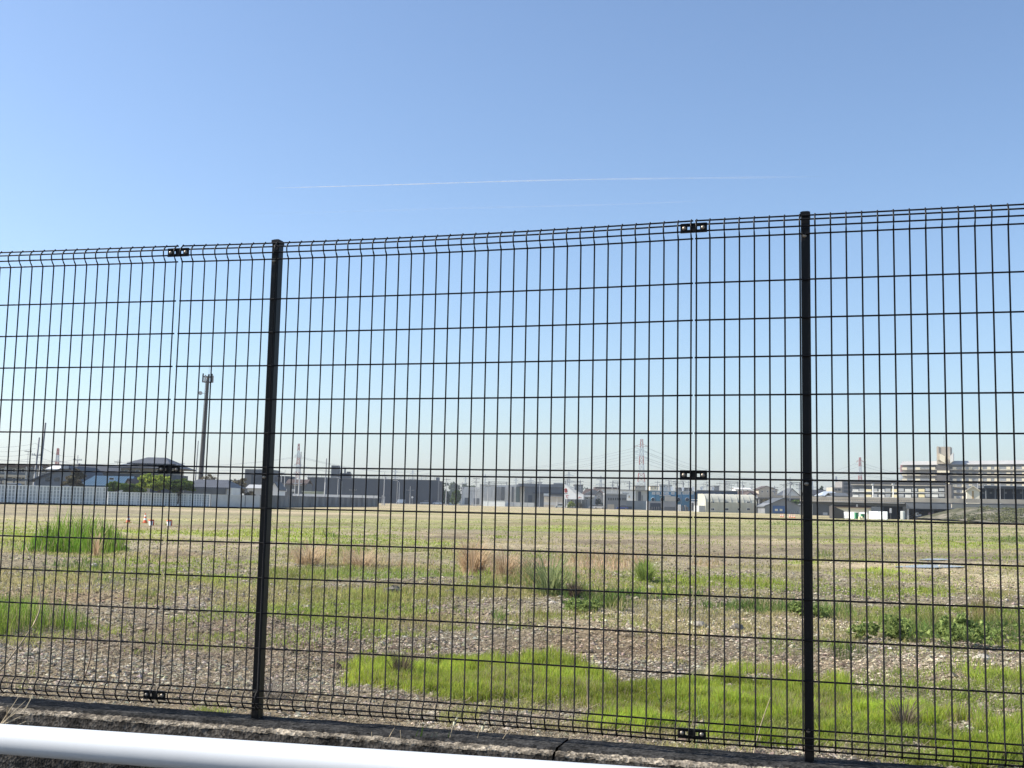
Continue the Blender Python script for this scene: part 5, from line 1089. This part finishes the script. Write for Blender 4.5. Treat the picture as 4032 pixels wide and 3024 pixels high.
# yellow panelled flats
b = Bd('yellow_balcony_flats', 'three storey flats with yellow balcony panels behind the viaduct', 'building', 3354, 3726, 520, yaw=-25)
b.wall(3356, 3722, 1914, 12, M_dgrey); b.box('roof', 3350, 3700, 1900, 1911, -1.5, 13, mat('flat_roof_dark', (0.05, 0.05, 0.052), 0.8, 0.15, 0.3)); b.box('eave', 3352, 3700, 1911, 1913.5, -1.7, -1.2, M_beige)
for v in (1927, 1948.5):
    u = 3359
    for k in range(7):
        b.box('balcony_panel', u, u+22, v, v+11, -1.4, -1.25, M_yel if k % 2 else M_offw); b.box('window_strip', u+25, u+44, v-2, v+9, -1.3, -1.2, M_lgrey); u += 49
    b.box('slab', 3356, 3700, v+11, v+13.5, -1.45, -0.1, M_offw)
b.wall(3700, 3722, 1912, 8, mat('stair_grey', (0.2, 0.18, 0.16), 0.85, 0.1, 0.4), y0=-2)
# big apartment slab
b = Bd('apartment_slab', 'big seven storey apartment slab with a stair tower at the far right', 'building', 3545, 4130, 571, yaw=-26)
b.wall(3553, 4130, 1833, 12, mat('slab_recess', (0.3, 0.29, 0.27), 0.85, 0.1, 0.3), y0=0.6)
x0, x1 = b.x(3546, 1830), b.x(4130, 1830); zE = [b.z(3546, 1829), b.z(4130, 1834)]; zT = [b.z(3556, 1816), b.z(4130, 1821)]
MB().quadbox([(x0, -2, zE[0]-0.3), (x1, -2, zE[1]-0.3), (x1, 14, zE[1]-0.3), (x0, 14, zE[0]-0.3), (x0+0.8, -0.4+2.5, zT[0]), (x1, 2.1, zT[1]), (x1, 12, zT[1]), (x0+0.8, 12, zT[0])]).build('roof', mat('slab_roof', (0.42, 0.41, 0.39), 0.8, 0.08, 0.2), b.root)
bp_ = [(3553, 3572), (3603, 3621), (3657, 3676), (3739, 3753), (3773, 3785), (3797, 3810), (3832, 3846), (3862, 3876), (3888, 3905), (3930, 3944), (3952, 3963), (3984, 3998), (4006, 4018), (4034, 4050)]
for f_ in range(6):
    v = 1841+f_*22.3
    b.box('floor_slab', 3551, 4130, v+11, v+14.5, -1.5, 0.6, mat('slab_pale', (0.66, 0.61, 0.5), 0.85, 0.1, 0.3))
    for (a0, a1) in bp_:
        vv = v+0.0085*(a0-3551)*1.0
        b.box('balcony_panel', a0, a1, vv, vv+10, -1.6, -1.45, M_cream)
    for (a0, a1), (c0, c1) in zip(bp_[:-1], bp_[1:]):
        if a1 < 3690 < c0: continue
        vv = v+0.0085*(a1-3551); b.box('glazed_panel', a1+0.5, c0-0.5, vv+0.5, vv+10, -1.5, -1.4, mat('balcony_glass', (0.3, 0.31, 0.31), 0.4, 0.15, 0.4))
b.box('stair_tower', 3682, 3731, 1764, 1830, -3, 7, mat('tower_beige', (0.45, 0.4, 0.32), 0.85, 0.1, 0.3)); b.box('stair_shaft', 3681, 3728, 1834, 0, -2.6, 0.6, mat('stair_dark', (0.12, 0.11, 0.1), 0.85, 0.1, 0.3), zb=0)
b.box('tower_fin', 3684.5, 3690, 1762, 1816, -3.4, -3.05, M_beige)
for v in (1856, 1900, 1925, 1945): b.box('stair_parapet', 3684, 3729, v, v+8, -3.2, -2.65, M_cream)
MB().prism([(b.x(3694, 1790), b.z(3694, 1790)), (b.x(3714, 1802), b.z(3714, 1802)), (b.x(3714, 1828), b.z(3714, 1828)), (b.x(3694, 1815), b.z(3694, 1815))], -5.4, -3.05).build('tower_wing', M_cream, b.root)
MB().prism([(b.x(3733, 1800), b.z(3733, 1800)), (b.x(3744, 1788), b.z(3744, 1788)), (b.x(3744, 1820), b.z(3744, 1820)), (b.x(3733, 1828), b.z(3733, 1828))], -5, -1).build('tower_wing', M_offw, b.root)
MB().tube([(b.x(3711), 0, b.z(3711, 1764)), (b.x(3711), 0, b.z(3711, 1722))], 0.1, 4).build('antenna', M_steel, b.root)
# cream hut and platform roof
b = Bd('cream_hut', 'cream gabled relay hut standing on the railway at the right', 'hut', 3802, 3858, 232, 2.5, yaw=-20)
b.gable_wall(3806, 3853, 1929, 1914, 5, M_cream, ur=3829); b.gable_roof(3802, 3857, 1931, 1912, 5, mat('cream_roof', (0.62, 0.56, 0.42), 0.8, 0.08, 0.5), axis='y', ur=3829); b.box('door', 3825, 3832, 1933, 1966, -0.06, -0.01, mat('tan_door', (0.5, 0.33, 0.15), 0.7, 0.1, 1))
b = Bd('platform_roof', 'long dark station platform roof at the far right', 'station', 3868, 4130, 246, 2.5)
b.box('roof', 3866, 4130, 1913, 1925, -1, 8, M_dgrey); b.box('back_wall', 3872, 4130, 1925, 1970, 3, 4, M_navy); b.box('white_edge', 3868, 4130, 1914, 1916, -1.2, -1.02, M_offw)
for u in range(3880, 4130, 36): b.box('platform_post', u, u+2, 1925, 1972, -0.3, 0, M_steel); 
for u in range(3890, 4120, 30): b.box('window', u, u+8, 1936, 1944, 2.9, 2.99, M_grey)

# ---------------------------------------------------------------- viaduct
Yv = 238
b = Bd('railway_viaduct', 'long beige concrete railway viaduct crossing the right half', 'viaduct', 3150, 4200, Yv, yaw=-15)
def strip3(name, ua, ub, va0, vb0, va1, vb1, y0, y1, m_):
    xa, xb = b.x(ua, va0), b.x(ub, vb0); return MB().quadbox([(xa, y0, b.z(ua, va1)), (xb, y0, b.z(ub, vb1)), (xb, y1, b.z(ub, vb1)), (xa, y1, b.z(ua, va1)), (xa, y0, b.z(ua, va0)), (xb, y0, b.z(ub, vb0)), (xb, y1, b.z(ub, vb0)), (xa, y1, b.z(ua, va0))]).build(name, m_, b.root)
strip3('parapet', 3150, 4200, 1954.5, 1972, 1971, 1987, -0.3, 0, M_beige)
strip3('edge_strip', 3150, 3540, 1969.5, 1980, 1973.5, 1983.5, -0.7, -0.31, mat('strip_white', (0.66, 0.62, 0.55), 0.8, 0.06, 0.5))
strip3('deck_slab', 3150, 4200, 1973, 1991, 1978, 1995, -0.2, 9, M_dgrey)
strip3('girder', 3545, 3745, 1981, 1986, 2003, 2005, -0.5, 0.8, M_grey)
strip3('girder', 3150, 3545, 1977.5, 1985, 1984, 1995, 0.4, 1.0, M_dgrey)
rr = MB()
for u in range(3160, 3560, 9): rr.tube([(b.x(u), -0.8, b.z(u, 1955+0.0167*(u-3150)+14)), (b.x(u), -0.8, b.z(u, 1955+0.0167*(u-3150)+9))], 0.035, 4)
rr.tube([(b.x(3160), -0.8, b.z(3160, 1964)), (b.x(3560), -0.8, b.z(3560, 1971))], 0.04, 4); rr.build('handrail', M_steel, b.root)
for u0, u1, y in ((3362, 3368, -0.6), (3434, 3440, 3), (3536, 3548, 0.5), (3549, 3556, -0.3), (3640, 3652, 2), (3735, 3748, 0.3)): b.box('pier', u0, u1, 1985+0.01*(u0-3300), 0, y, y+1.3, M_lgrey if u0 in (3549, 3362) else M_grey, zb=0)
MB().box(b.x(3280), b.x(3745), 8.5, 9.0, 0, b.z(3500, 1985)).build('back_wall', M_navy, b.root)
b2 = Bd('signal_mast', 'pale signal mast rising from the viaduct before the yellow flats', 'mast', 3518, 3524, 236, 3.9); MB().tube([(0, 0, 0), (0, 0, b2.z(3520, 1904))], 0.1, 7).build('pole', M_offw, b2.root, smooth=True); MB().box(-0.25, 0.25, -0.2, 0.1, b2.z(3520, 1910), b2.z(3520, 1904)).build('head', M_offw, b2.root)
b2 = Bd('signal_mast', 'thinner pale mast at the right half of the yellow flats', 'mast', 3438, 3442, 237, 3.9); MB().tube([(0, 0, 0), (0, 0, b2.z(3440, 1905))], 0.1, 7).build('pole', M_offw, b2.root, smooth=True); MB().box(-0.2, 0.2, -0.2, 0.1, b2.z(3440, 1911), b2.z(3440, 1905)).build('head', M_offw, b2.root)
pole('pale pole right beside the cream relay hut', 3852, 1902, 233, arms=(), r=0.1, z0=2.6); pole('white pole standing at the far right platform', 3940, 1885, 244, arms=(), r=0.07, z0=2.6)
# yards under the viaduct
b = Bd('cream_yard_shed', 'low cream walled shed with a brown roof line under the viaduct', 'shed', 3270, 3425, 224, yaw=-24)
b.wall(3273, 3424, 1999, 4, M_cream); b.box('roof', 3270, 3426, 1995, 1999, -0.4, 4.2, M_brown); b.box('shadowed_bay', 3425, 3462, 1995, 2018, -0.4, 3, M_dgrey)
seg_wall('low_white_wall', 'low white wall in front of the cream shed under the viaduct', [(3290, 219), (3415, 212)], 1.3, M_white)
seg_wall('white_yard_wall', 'pale blue white wall panel right of the cream shed', [(3422, 220), (3495, 215)], 1.5, mat('wall_bluewhite', (0.75, 0.8, 0.83), 0.8, 0.06, 0.5))
MBt = MB().prism([(0, 0), (6.6, 0), (3.4, 0.9), (0, 2.3)], 0, 2.5); o = MBt.build('dirt_ramp', mat('ramp_dark', (0.07, 0.065, 0.06), 0.9, 0.2, 0.5)); o.location = (gx(3280, 217), 217, 0); tag(o, kind='structure')
b2 = Bd('green_skip', 'small green skip standing in the yard under the viaduct', 'skip', 3370, 3382, 211); b2.box('tub', 3370, 3380, 2019, 0, 0, 1.0, M_green, zb=0.1); MB().box(b2.x(3369), b2.x(3381), -0.08, 1.08, b2.z(3375, 2019), b2.z(3375, 2017.5)).build('rim', M_green, b2.root)
b2 = Bd('green_bin', 'second green bin right of the skip under the viaduct', 'bin', 3394, 3404, 210); b2.box('tub', 3394, 3404, 2025, 0, 0, 0.9, M_green, zb=0.05); b2.box('lid', 3393, 3405, 2023.5, 2025, -0.1, 1.0, M_green)
b2 = Bd('cream_barrels', 'pile of pale yellow sacks in front of the green bins', 'sacks', 3382, 3400, 207)
for u, vt in ((3384, 2033), (3389, 2036), (3394, 2033), (3398, 2037)): MB().tube([(b2.x(u), 0, 0.0), (b2.x(u), 0, b2.z(u, vt)*0.6), (b2.x(u), 0, b2.z(u, vt))], [0.16, 0.2, 0.08], 8).build('sack', M_yel, b2.root, smooth=True)
b2 = Bd('white_cabinet', 'tall white cabinet under the viaduct by the pale pier', 'cabinet', 3545, 3558, 216, yaw=-30); b2.box('body', 3545, 3557, 2012, 0, 0, 1.2, M_white, zb=0.1); b2.box('door', 3547, 3555, 2014, 0, -0.04, -0.005, M_offw, zb=0.2)
b2 = Bd('white_post_sign', 'narrow upright white sign under the viaduct', 'sign', 3503, 3512, 230); b2.box('board', 3504, 3511, 2001, 2020, 0, 0.1, M_white); b2.box('leg', 3507, 3508, 2020, 0, 0.02, 0.08, M_grey, zb=0)
b2 = Bd('machine', 'white and grey digger shaped machine parked under the viaduct', 'machine', 3605, 3632, 232)
b2.box('chassis', 3606, 3630, 2032, 0, 0, 1.4, M_dgrey, zb=0.2); b2.box('cab', 3608, 3617, 2019, 2032, 0.1, 1.2, M_offw); b2.box('cab_window', 3610, 3615, 2021, 2027, 0.02, 0.09, M_glass); b2.box('engine_cover', 3619, 3629, 2024, 2032, 0.1, 1.2, M_lgrey)
b2 = Bd('red_sign', 'faded red and white board under the right end of the viaduct', 'sign', 3655, 3682, 232); b2.box('board', 3656, 3680, 2019, 2033, 0, 0.1, mat('faded_red', (0.5, 0.3, 0.3), 0.7, 0.1, 1)); b2.box('legs', 3660, 3662, 2033, 0, 0.02, 0.08, M_grey, zb=0); b2.box('legs', 3675, 3677, 2033, 0, 0.02, 0.08, M_grey, zb=0)
b2 = Bd('pale_tarp', 'pale grey tarpaulin covered pile right of the red board', 'pile', 3690, 3730, 234); MB().prism([(0, 0), (b2.x(3728), 0), (b2.x(3722), b2.z(3722, 2026)), (b2.x(3700), b2.z(3700, 2021)), (b2.x(3692), b2.z(3692, 2028))], 0, 1.5).build('tarpaulin', M_lgrey, b2.root)
# embankment
xs = np.linspace(gx(3735, 215), gx(4300, 215)+20, 120); pr = [(186, 0.0), (192, 0.35), (200, 0.9), (208, 1.5), (216, 2.1), (224, 2.55), (230, 2.62), (262, 2.6)]
pr2 = []
for a_, b__ in zip(pr[:-1], pr[1:]):
    for k in range(4): pr2.append((a_[0]+(b__[0]-a_[0])*k/4, a_[1]+(b__[1]-a_[1])*k/4))
pr2.append(pr[-1]); pr2 = np.array(pr2)
X, I = np.meshgrid(xs, np.arange(len(pr2)), indexing='ij'); Yg = pr2[I, 0]; Zg = pr2[I, 1]*np.clip((X-xs[0])/9+0.15, 0, 1)
Zg = Zg+(fbm(X, Yg, 2.2, 4, 77)-0.5)*0.7*np.clip(Zg, 0, 1)*(Yg < 228)
ii = np.arange(X.size).reshape(X.shape); fcs = np.stack([ii[:-1, :-1].ravel(), ii[1:, :-1].ravel(), ii[1:, 1:].ravel(), ii[:-1, 1:].ravel()], 1)
nn = fbm(X.ravel(), Yg.ravel()*1.5, 3, 4, 78)[:, None]; cl = np.array([0.12, 0.12, 0.07])*(1-np.clip((nn-0.42)*4, 0, 1))+np.array([0.33, 0.29, 0.22])*np.clip((nn-0.42)*4, 0, 1)
o = npmesh('embankment', np.stack([X.ravel(), Yg.ravel(), Zg.ravel()], 1), fcs, mat('bank_soil', (0.95, 0.95, 0.95), 0.95, 0.5, 1.6, attr='col', bump=0.8, bscale=3), col=cl, smooth=True); tag(o, kind='structure')
bl = []
rg = random.Random(5)
for k in range(230):
    x_ = rg.uniform(xs[0], xs[-1]); y_ = rg.uniform(187, 222); z_ = float(np.interp(y_, [p[0] for p in pr], [p[1] for p in pr]))*min(1, max(0, (x_-xs[0])/9+0.15)); bl.append((x_, y_, z_+0.25, rg.uniform(0.5, 2.2), 1.2, rg.uniform(0.15, 0.5)))
o = leaf_cloud('bank_scrub', bl, 30000, 0.11, (0.09, 0.11, 0.05), (0.32, 0.31, 0.17), None, 60); tag(o, 'olive scrub covering the railway embankment at the right', 'scrub', kind='stuff')
rl = MB().box(gx(3745, 226), gx(4300, 226)+20, 225.6, 225.9, 2.5, 3.25).build('trackside_fence', M_beige); tag(rl, 'low beige trackside wall on top of the embankment', 'wall')

# ---------------------------------------------------------------- cones
cone('striped red and white cone, left of the pair behind the reed clump', 511, 2054, 66, 0.56)
cone('striped cone with black and white bands beside the red one', 577, 2053, 66, 0.56)
def bucket(label, u, Y):
    r_ = empty('toppled_marker', (gx(u, Y), Y, 0), label, 'marker'); MB().tube([(0, 0, 0), (0, 0, 0.24)], [0.1, 0.13], 14).build('body', M_white, r_, smooth=True); MB().tube([(0, 0, 0.24), (0, 0, 0.3)], [0.15, 0.15], 14).build('rim', M_orange, r_, smooth=True)
    MB().box(0.08, 0.15, -0.03, 0.03, 0.0, 0.26).build('side_strap', M_orange, r_)
bucket('short white marker with an orange rim beside the striped cones', 601, 61); bucket('short white marker with an orange rim, right of the other one', 672, 61)
for k, (u, v) in enumerate(((3075, 2034), (3083, 2031), (3110, 2033), (3118, 2037), (3128, 2037))):
    cone(('pale orange cone, leftmost of those before the grey gabled store', 'orange cone second from left before the grey gabled store', 'orange cone in the middle of the row before the grey gabled store', 'orange cone second from right before the grey gabled store', 'orange cone nearest the right post before the gabled store')[k], u, v, 228-k*4, 0.7)

# ---------------------------------------------------------------- pylons and lines
GP = 'high voltage pylons on the horizon'
main, Hm, xm = pylon('large red and white pylon, tallest, right of centre', 2524, 1729, 900, 44, GP, arms=((0.11, 1.0), (0.20, 1.05), (0.29, 1.05)), armw=0.16, sections=8)
lp, Hl, xl_ = pylon('narrow red and white pylon right of the left fence post', 1168, 1747, 850, 18, GP, arms=((0.22, 0.7), (0.38, 0.7), (0.53, 0.7)), armw=0.12, sections=8)
p3, H3, x3 = pylon('red and white pylon at the far left above the gabled house', 218, 1765, 700, 16, GP, arms=((0.3, 1.0), (0.62, 0.9)), armw=0.18, sections=7)
p4, H4, x4 = pylon('red and white pylon left of the big apartment slab', 3388, 1801, 1000, 22, GP, arms=((0.08, 0.5), (0.3, 1.0), (0.48, 1.0)), armw=0.2, sections=6)
p5, H5, x5 = pylon('red pylon partly hidden by the roof of the apartment slab', 3552, 1828, 1050, 16, GP, arms=((0.1, 1.0), (0.3, 1.0)), armw=0.14, sections=6)
GG = 'pale grey pylons far away in the haze'
for u, vt, Y, lab in ((2238, 1857, 1500, 'pale grey pylon above the triangular sign'), (2364, 1874, 1400, 'broad pale grey pylon above the brown roofed house'), (2088, 1882, 1500, 'pale grey pylon above the dark steel building'),
                      (1553, 1843, 1700, 'faint thin pylon above the middle of the dark factory'), (1622, 1851, 1700, 'faint pylon above the right half of the dark factory'), (1831, 1873, 1800, 'faint pylon above the wooded rise'),
                      (1908, 1868, 1800, 'faint pylon above the long pale warehouse'), (2030, 1880, 1800, 'faint pylon above the grey bays of the warehouse'), (3197, 1881, 1500, 'faint pylon just right of the right fence post'), (3293, 1876, 1500, 'faint pylon above the grey flats')):
    wbs = 17 if Y < 1600 else 8
    pylon(lab, u, vt, Y, wbs, GG, colors=False, arms=((0.12, 1.0), (0.3, 1.1), (0.48, 1.1)), armw=0.24 if Y < 1600 else 0.14, sections=4, r=0.22)
GL = 'high voltage lines'
def lineset(xa, Ya, za, ub, vb, Yb, n, dz, sagm, lab, r=0.1, dx=4.5):
    for k in range(n):
        for sx in ((-1, 1) if n > 2 else (1,)):
            e = at(ub, vb+k*dz, Yb); wire(sag((xa+sx*dx, Ya, za[k]), (e[0]+sx*dx, e[1], e[2]), sagm), r, ('top', 'middle', 'lowest')[k]+' tier '+lab+(', near circuit' if sx > 0 else ', far circuit'), GL)
zM = [Hm*(1-0.11), Hm*(1-0.20), Hm*(1-0.29)]
lineset(xm, 900, [z-1 for z in zM], 1740, 1842, 1500, 3, 16, 9, 'sagging power line left of the tallest pylon')
lineset(xm, 900, [z-1 for z in zM], 2980, 1886, 1300, 3, 8, 5, 'power line falling to the right of the tallest pylon')
zL = [Hl*(1-0.22), Hl*(1-0.38), Hl*(1-0.53)]
lineset(xl_, 850, [z-0.5 for z in zL], 1700, 1848, 1500, 3, 13, 7, 'power line running right from the narrow pylon', dx=2)
lineset(xl_, 850, [z-0.5 for z in zL], 640, 1826, 1300, 3, 10, 4, 'power line running left from the narrow pylon', dx=2)
z4 = [H4*0.88, H4*0.7, H4*0.52]
lineset(x4, 1000, z4, 3700, 1880, 1500, 3, 6, 4, 'power line right of the pylon near the apartment slab'); lineset(x4, 1000, z4, 3100, 1890, 1500, 3, 6, 4, 'power line left of the pylon near the apartment slab')
lineset(x3, 700, [H3*0.7, H3*0.4], 520, 1812, 900, 2, 12, 2, 'power line right of the far left pylon', dx=3); lineset(x3, 700, [H3*0.72, H3*0.45], -160, 1785, 700, 2, 14, 2, 'power line left of the far left pylon', dx=3)
pw = at(141, 1746, 190); 
for k in range(4): e = at(-150, 1746+16*k, 170); wire(sag((pw[0], 190, pw[2]-0.8*k), e, 0.6), 0.02, ('topmost', 'second', 'third', 'lowest')[k]+' thin street cable left of the crossarm pole', 'street cables', matl=M_steel)
for k in range(2): e = at(300, 1796+10*k, 240); wire(sag((pw[0], 190, pw[2]-2.0*k), e, 0.8), 0.02, ('upper', 'lower')[k]+' thin street cable right of the crossarm pole', 'street cables', matl=M_steel)
# utility poles along the town
towns = [(1756, 1879, 430, 'pole behind the green tree at the factory end'), (1818, 1899, 430, 'dark pole at the left end of the pale warehouse'), (1874, 1877, 420, 'tall pole in front of the long pale warehouse'), (1866, 1925, 430, 'short post left of the tall warehouse pole'), (1921, 1894, 440, 'post before the right half of the pale warehouse'),
         (2124, 1879, 430, 'tall pole in front of the dark steel building'), (2232, 1880, 500, 'thin pole behind the triangular sign'), (2284, 1889, 460, 'dark pole right of the triangular sign'), (2410, 1893, 520, 'pole behind the brown roofed house'), (2430, 1896, 500, 'pole left of the white hall'),
         (2476, 1896, 480, 'pole behind the white hall'), (2588, 1893, 520, 'pole above the left part of the blue factory'), (2631, 1884, 520, 'dark pole above the middle of the blue factory'), (2658, 1890, 560, 'pole above the blue factory vents'), (2688, 1888, 520, 'pole right of the second roof vent'), (2710, 1892, 540, 'thin pole left of the third roof vent'),
         (2770, 1900, 540, 'pole above the dark part of the blue factory'), (2783, 1893, 540, 'second pole above the dark part of the blue factory'), (2834, 1895, 470, 'pole with arms above the storage hall'), (2866, 1900, 520, 'thin pole above the centre of the storage hall'), (2880, 1905, 520, 'small pole right of the centre of the storage hall'), (2924, 1893, 450, 'branched pole above the right end of the storage hall'),
         (2961, 1900, 500, 'pole behind the red brown roof'), (3050, 1912, 400, 'pale pole right of the brown roofed house'), (3087, 1900, 390, 'pole above the ridge of the grey gabled store'), (3111, 1880, 390, 'tall pole beside the steep dark roofed house'), (3146, 1902, 420, 'short pole touching the right fence post')]
for k, (u, vt, Y, lab) in enumerate(towns):
    pole(lab, u, vt, Y, arms=((0.7, 1.2), (2.0, 1.0)) if k % 3 else ((0.8, 1.5),), r=0.17, trans=(k % 4 == 1), matl=M_steel if k % 2 else M_conc)
GC = 'cables strung across the far town'
for k in range(len(towns)-1):
    a_, b__ = towns[k], towns[k+1]
    for j in range(2):
        A = at(a_[0], a_[1]+6+9*j, a_[2]); B = at(b__[0], b__[1]+6+9*j, b__[2]); wire(sag(A, B, 0.7, 8), 0.035, ('upper' if j == 0 else 'lower')+' thin cable hanging from the '+a_[3], GC, matl=M_steel)
def gantry(label, u0, u1, vt, Y):
    x0 = gx(u0, Y); w_ = gx(u1, Y)-x0; h = at(u0, vt, Y)[2]; root = empty('railway_gantry', (x0, Y, 0), label, 'gantry')
    for xx in (0, w_): MB().tube([(xx, 0, 0), (xx, 0, h)], 0.2, 6).build('post', M_steel, root); 
    mb = MB(); mb.tube([(0, 0, h-0.2), (w_, 0, h-0.2)], 0.12, 5); mb.tube([(0, 0, h-1.0), (w_, 0, h-1.0)], 0.1, 5)
    for q in range(9): mb.tube([(w_*q/8, 0, h-0.2), (w_*(q+0.5)/8, 0, h-1.0)], 0.05, 4)
    mb.build('beam', M_steel, root)
    for q in (0.3, 0.7): MB().tube([(w_*q, 0, h-1), (w_*q, 0, h-2.2)], 0.07, 5).build('hanger', M_steel, root)
gantry('railway gantry above the pale warehouses', 1924, 1994, 1895, 600); gantry('railway gantry right of the triangular sign', 2224, 2284, 1892, 610); gantry('railway gantry above the white hall', 2412, 2478, 1892, 600); gantry('railway gantry above the left blue factory', 2634, 2690, 1895, 600)
gantry('railway gantry above the storage hall', 2858, 2905, 1895, 600); gantry('railway gantry left of the right fence post', 3112, 3150, 1897, 520)
gantry('dark railway gantry left of the dealership', 2058, 2120, 1896, 620)
# far skyline of low buildings
sk = random.Random(12); u = 1760; k = 0
names = ['pale', 'grey', 'brown roofed', 'white', 'beige', 'dark roofed']
for (u, wpx, vt, Y, m1, rf, lab) in ((2060, 60, 1907, 700, M_lgrey, M_grey, 'pale flat block behind the dark steel building'), (2180, 50, 1902, 720, M_grey, M_lgrey, 'grey block behind the triangular sign, left side'), (2262, 34, 1908, 700, M_grey, M_brown, 'small grey block right behind the triangular sign'),
                             (2500, 40, 1912, 690, M_beige, M_brown, 'beige house between the tallest pylon legs and the hall'), (2560, 34, 1913, 650, M_cream, M_brown, 'cream and brown house above the left of the blue factory'), (2596, 50, 1908, 700, M_offw, M_lgrey, 'pale flats above the blue factory'), (2672, 60, 1920, 660, M_dgrey, M_brown, 'dark green roofed block above the blue factory vents'),
                             (2812, 20, 1912, 640, M_grey, M_dgrey, 'small dark tower right of the last roof vent'), (2900, 60, 1921, 620, M_white, M_lgrey, 'bright white flats above the storage hall')):
    b = Bd('distant_block', lab, 'building', u, u+wpx, Y); b.wall(u, u+wpx, vt+3, 12, m1); b.box('roof', u-1, u+wpx+1, vt, vt+3, -0.5, 12.5, rf)
    for q in range(max(1, wpx//14)): b.win(u+3+q*14, u+9+q*14, vt+6, vt+11)
rb = [(gx(u_, 1100), 1100, 6, 26, 14, 9*rg.uniform(0.7, 1.2)) for u_ in range(-400, 4500, 75)]
o = leaf_cloud('far_treeline', rb, 16000, 1.3, (0.05, 0.07, 0.045), (0.1, 0.12, 0.07), None, 90); tag(o, 'low dark tree line along the far horizon', 'woods', kind='stuff')

# ---------------------------------------------------------------- contrails
def trail(name, label, u0, v0, u1, v1, r0, r1, dens, Y=6000, bend=0.0):
    M = bpy.data.materials.new(name+'_ice'); M.use_nodes = True; t = M.node_tree; t.nodes.clear()
    o = t.nodes.new('ShaderNodeOutputMaterial'); d = t.nodes.new('ShaderNodeBsdfDiffuse'); d.inputs[0].default_value = (0.95, 0.95, 0.95, 1); tr = t.nodes.new('ShaderNodeBsdfTransparent'); tl = t.nodes.new('ShaderNodeBsdfTranslucent'); tl.inputs[0].default_value = (0.95, 0.95, 0.95, 1)
    ad = t.nodes.new('ShaderNodeMixShader'); t.links.new(d.outputs[0], ad.inputs[1]); t.links.new(tl.outputs[0], ad.inputs[2])
    a = t.nodes.new('ShaderNodeAttribute'); a.attribute_name = 'col'; tc = t.nodes.new('ShaderNodeTexCoord'); n = t.nodes.new('ShaderNodeTexNoise'); n.inputs['Scale'].default_value = 0.02; n.inputs['Detail'].default_value = 5
    t.links.new(tc.outputs['Object'], n.inputs['Vector']); m1 = t.nodes.new('ShaderNodeMath'); m1.operation = 'MULTIPLY'; sp = t.nodes.new('ShaderNodeSeparateColor'); t.links.new(a.outputs['Color'], sp.inputs[0])
    t.links.new(sp.outputs[0], m1.inputs[0]); t.links.new(n.outputs['Fac'], m1.inputs[1]); mx = t.nodes.new('ShaderNodeMixShader'); t.links.new(m1.outputs[0], mx.inputs[0]); t.links.new(tr.outputs[0], mx.inputs[1]); t.links.new(ad.outputs[0], mx.inputs[2]); t.links.new(mx.outputs[0], o.inputs[0])
    N = 60; V = []; C = []; Fq = []
    for k in range(N+1):
        q = k/N; u = u0+(u1-u0)*q; v = v0+(v1-v0)*q-bend*4*q*(1-q)+1.5*math.sin(q*9); p = at(u, v, Y); r = r0+(r1-r0)*q*(0.8+0.4*math.sin(q*31)); f_ = dens*(1-q)**0.8*min(1, 0.3+q*8)
        for j in range(8):
            a_ = 2*math.pi*j/8; V.append((p[0], p[1]+r*math.cos(a_), p[2]+r*math.sin(a_))); C.append((f_, f_, f_))
    for k in range(N):
        for j in range(8): Fq.append([k*8+j, k*8+(j+1) % 8, k*8+8+(j+1) % 8, k*8+8+j])
    o = npmesh(name, V, np.array(Fq), M, col=np.array(C), smooth=True); tag(o, label, 'contrail')
trail('contrail', 'thin bright contrail high in the sky above the fence', 1084, 740, 3250, 694, 1.8, 5.5, 0.75, bend=6)
trail('contrail', 'faint broken contrail below the bright one', 2750, 792, 900, 842, 3, 7, 0.13, bend=-4)

# ---------------------------------------------------------------- haze
HAZE = 0.0002
if HAZE:
    hm = bpy.data.materials.new('haze_air'); hm.use_nodes = True; t = hm.node_tree; t.nodes.clear(); o = t.nodes.new('ShaderNodeOutputMaterial'); pv_ = t.nodes.new('ShaderNodeVolumePrincipled')
    pv_.inputs['Color'].default_value = (0.86, 0.92, 1.0, 1); pv_.inputs['Density'].default_value = HAZE; pv_.inputs['Anisotropy'].default_value = 0.2; t.links.new(pv_.outputs[0], o.inputs['Volume'])
    hz = MB().box(-2600, 2600, -80, 2400, -1.0, 90).build('haze', hm); tag(hz, 'thin pale haze over the whole place', 'haze', kind='stuff')
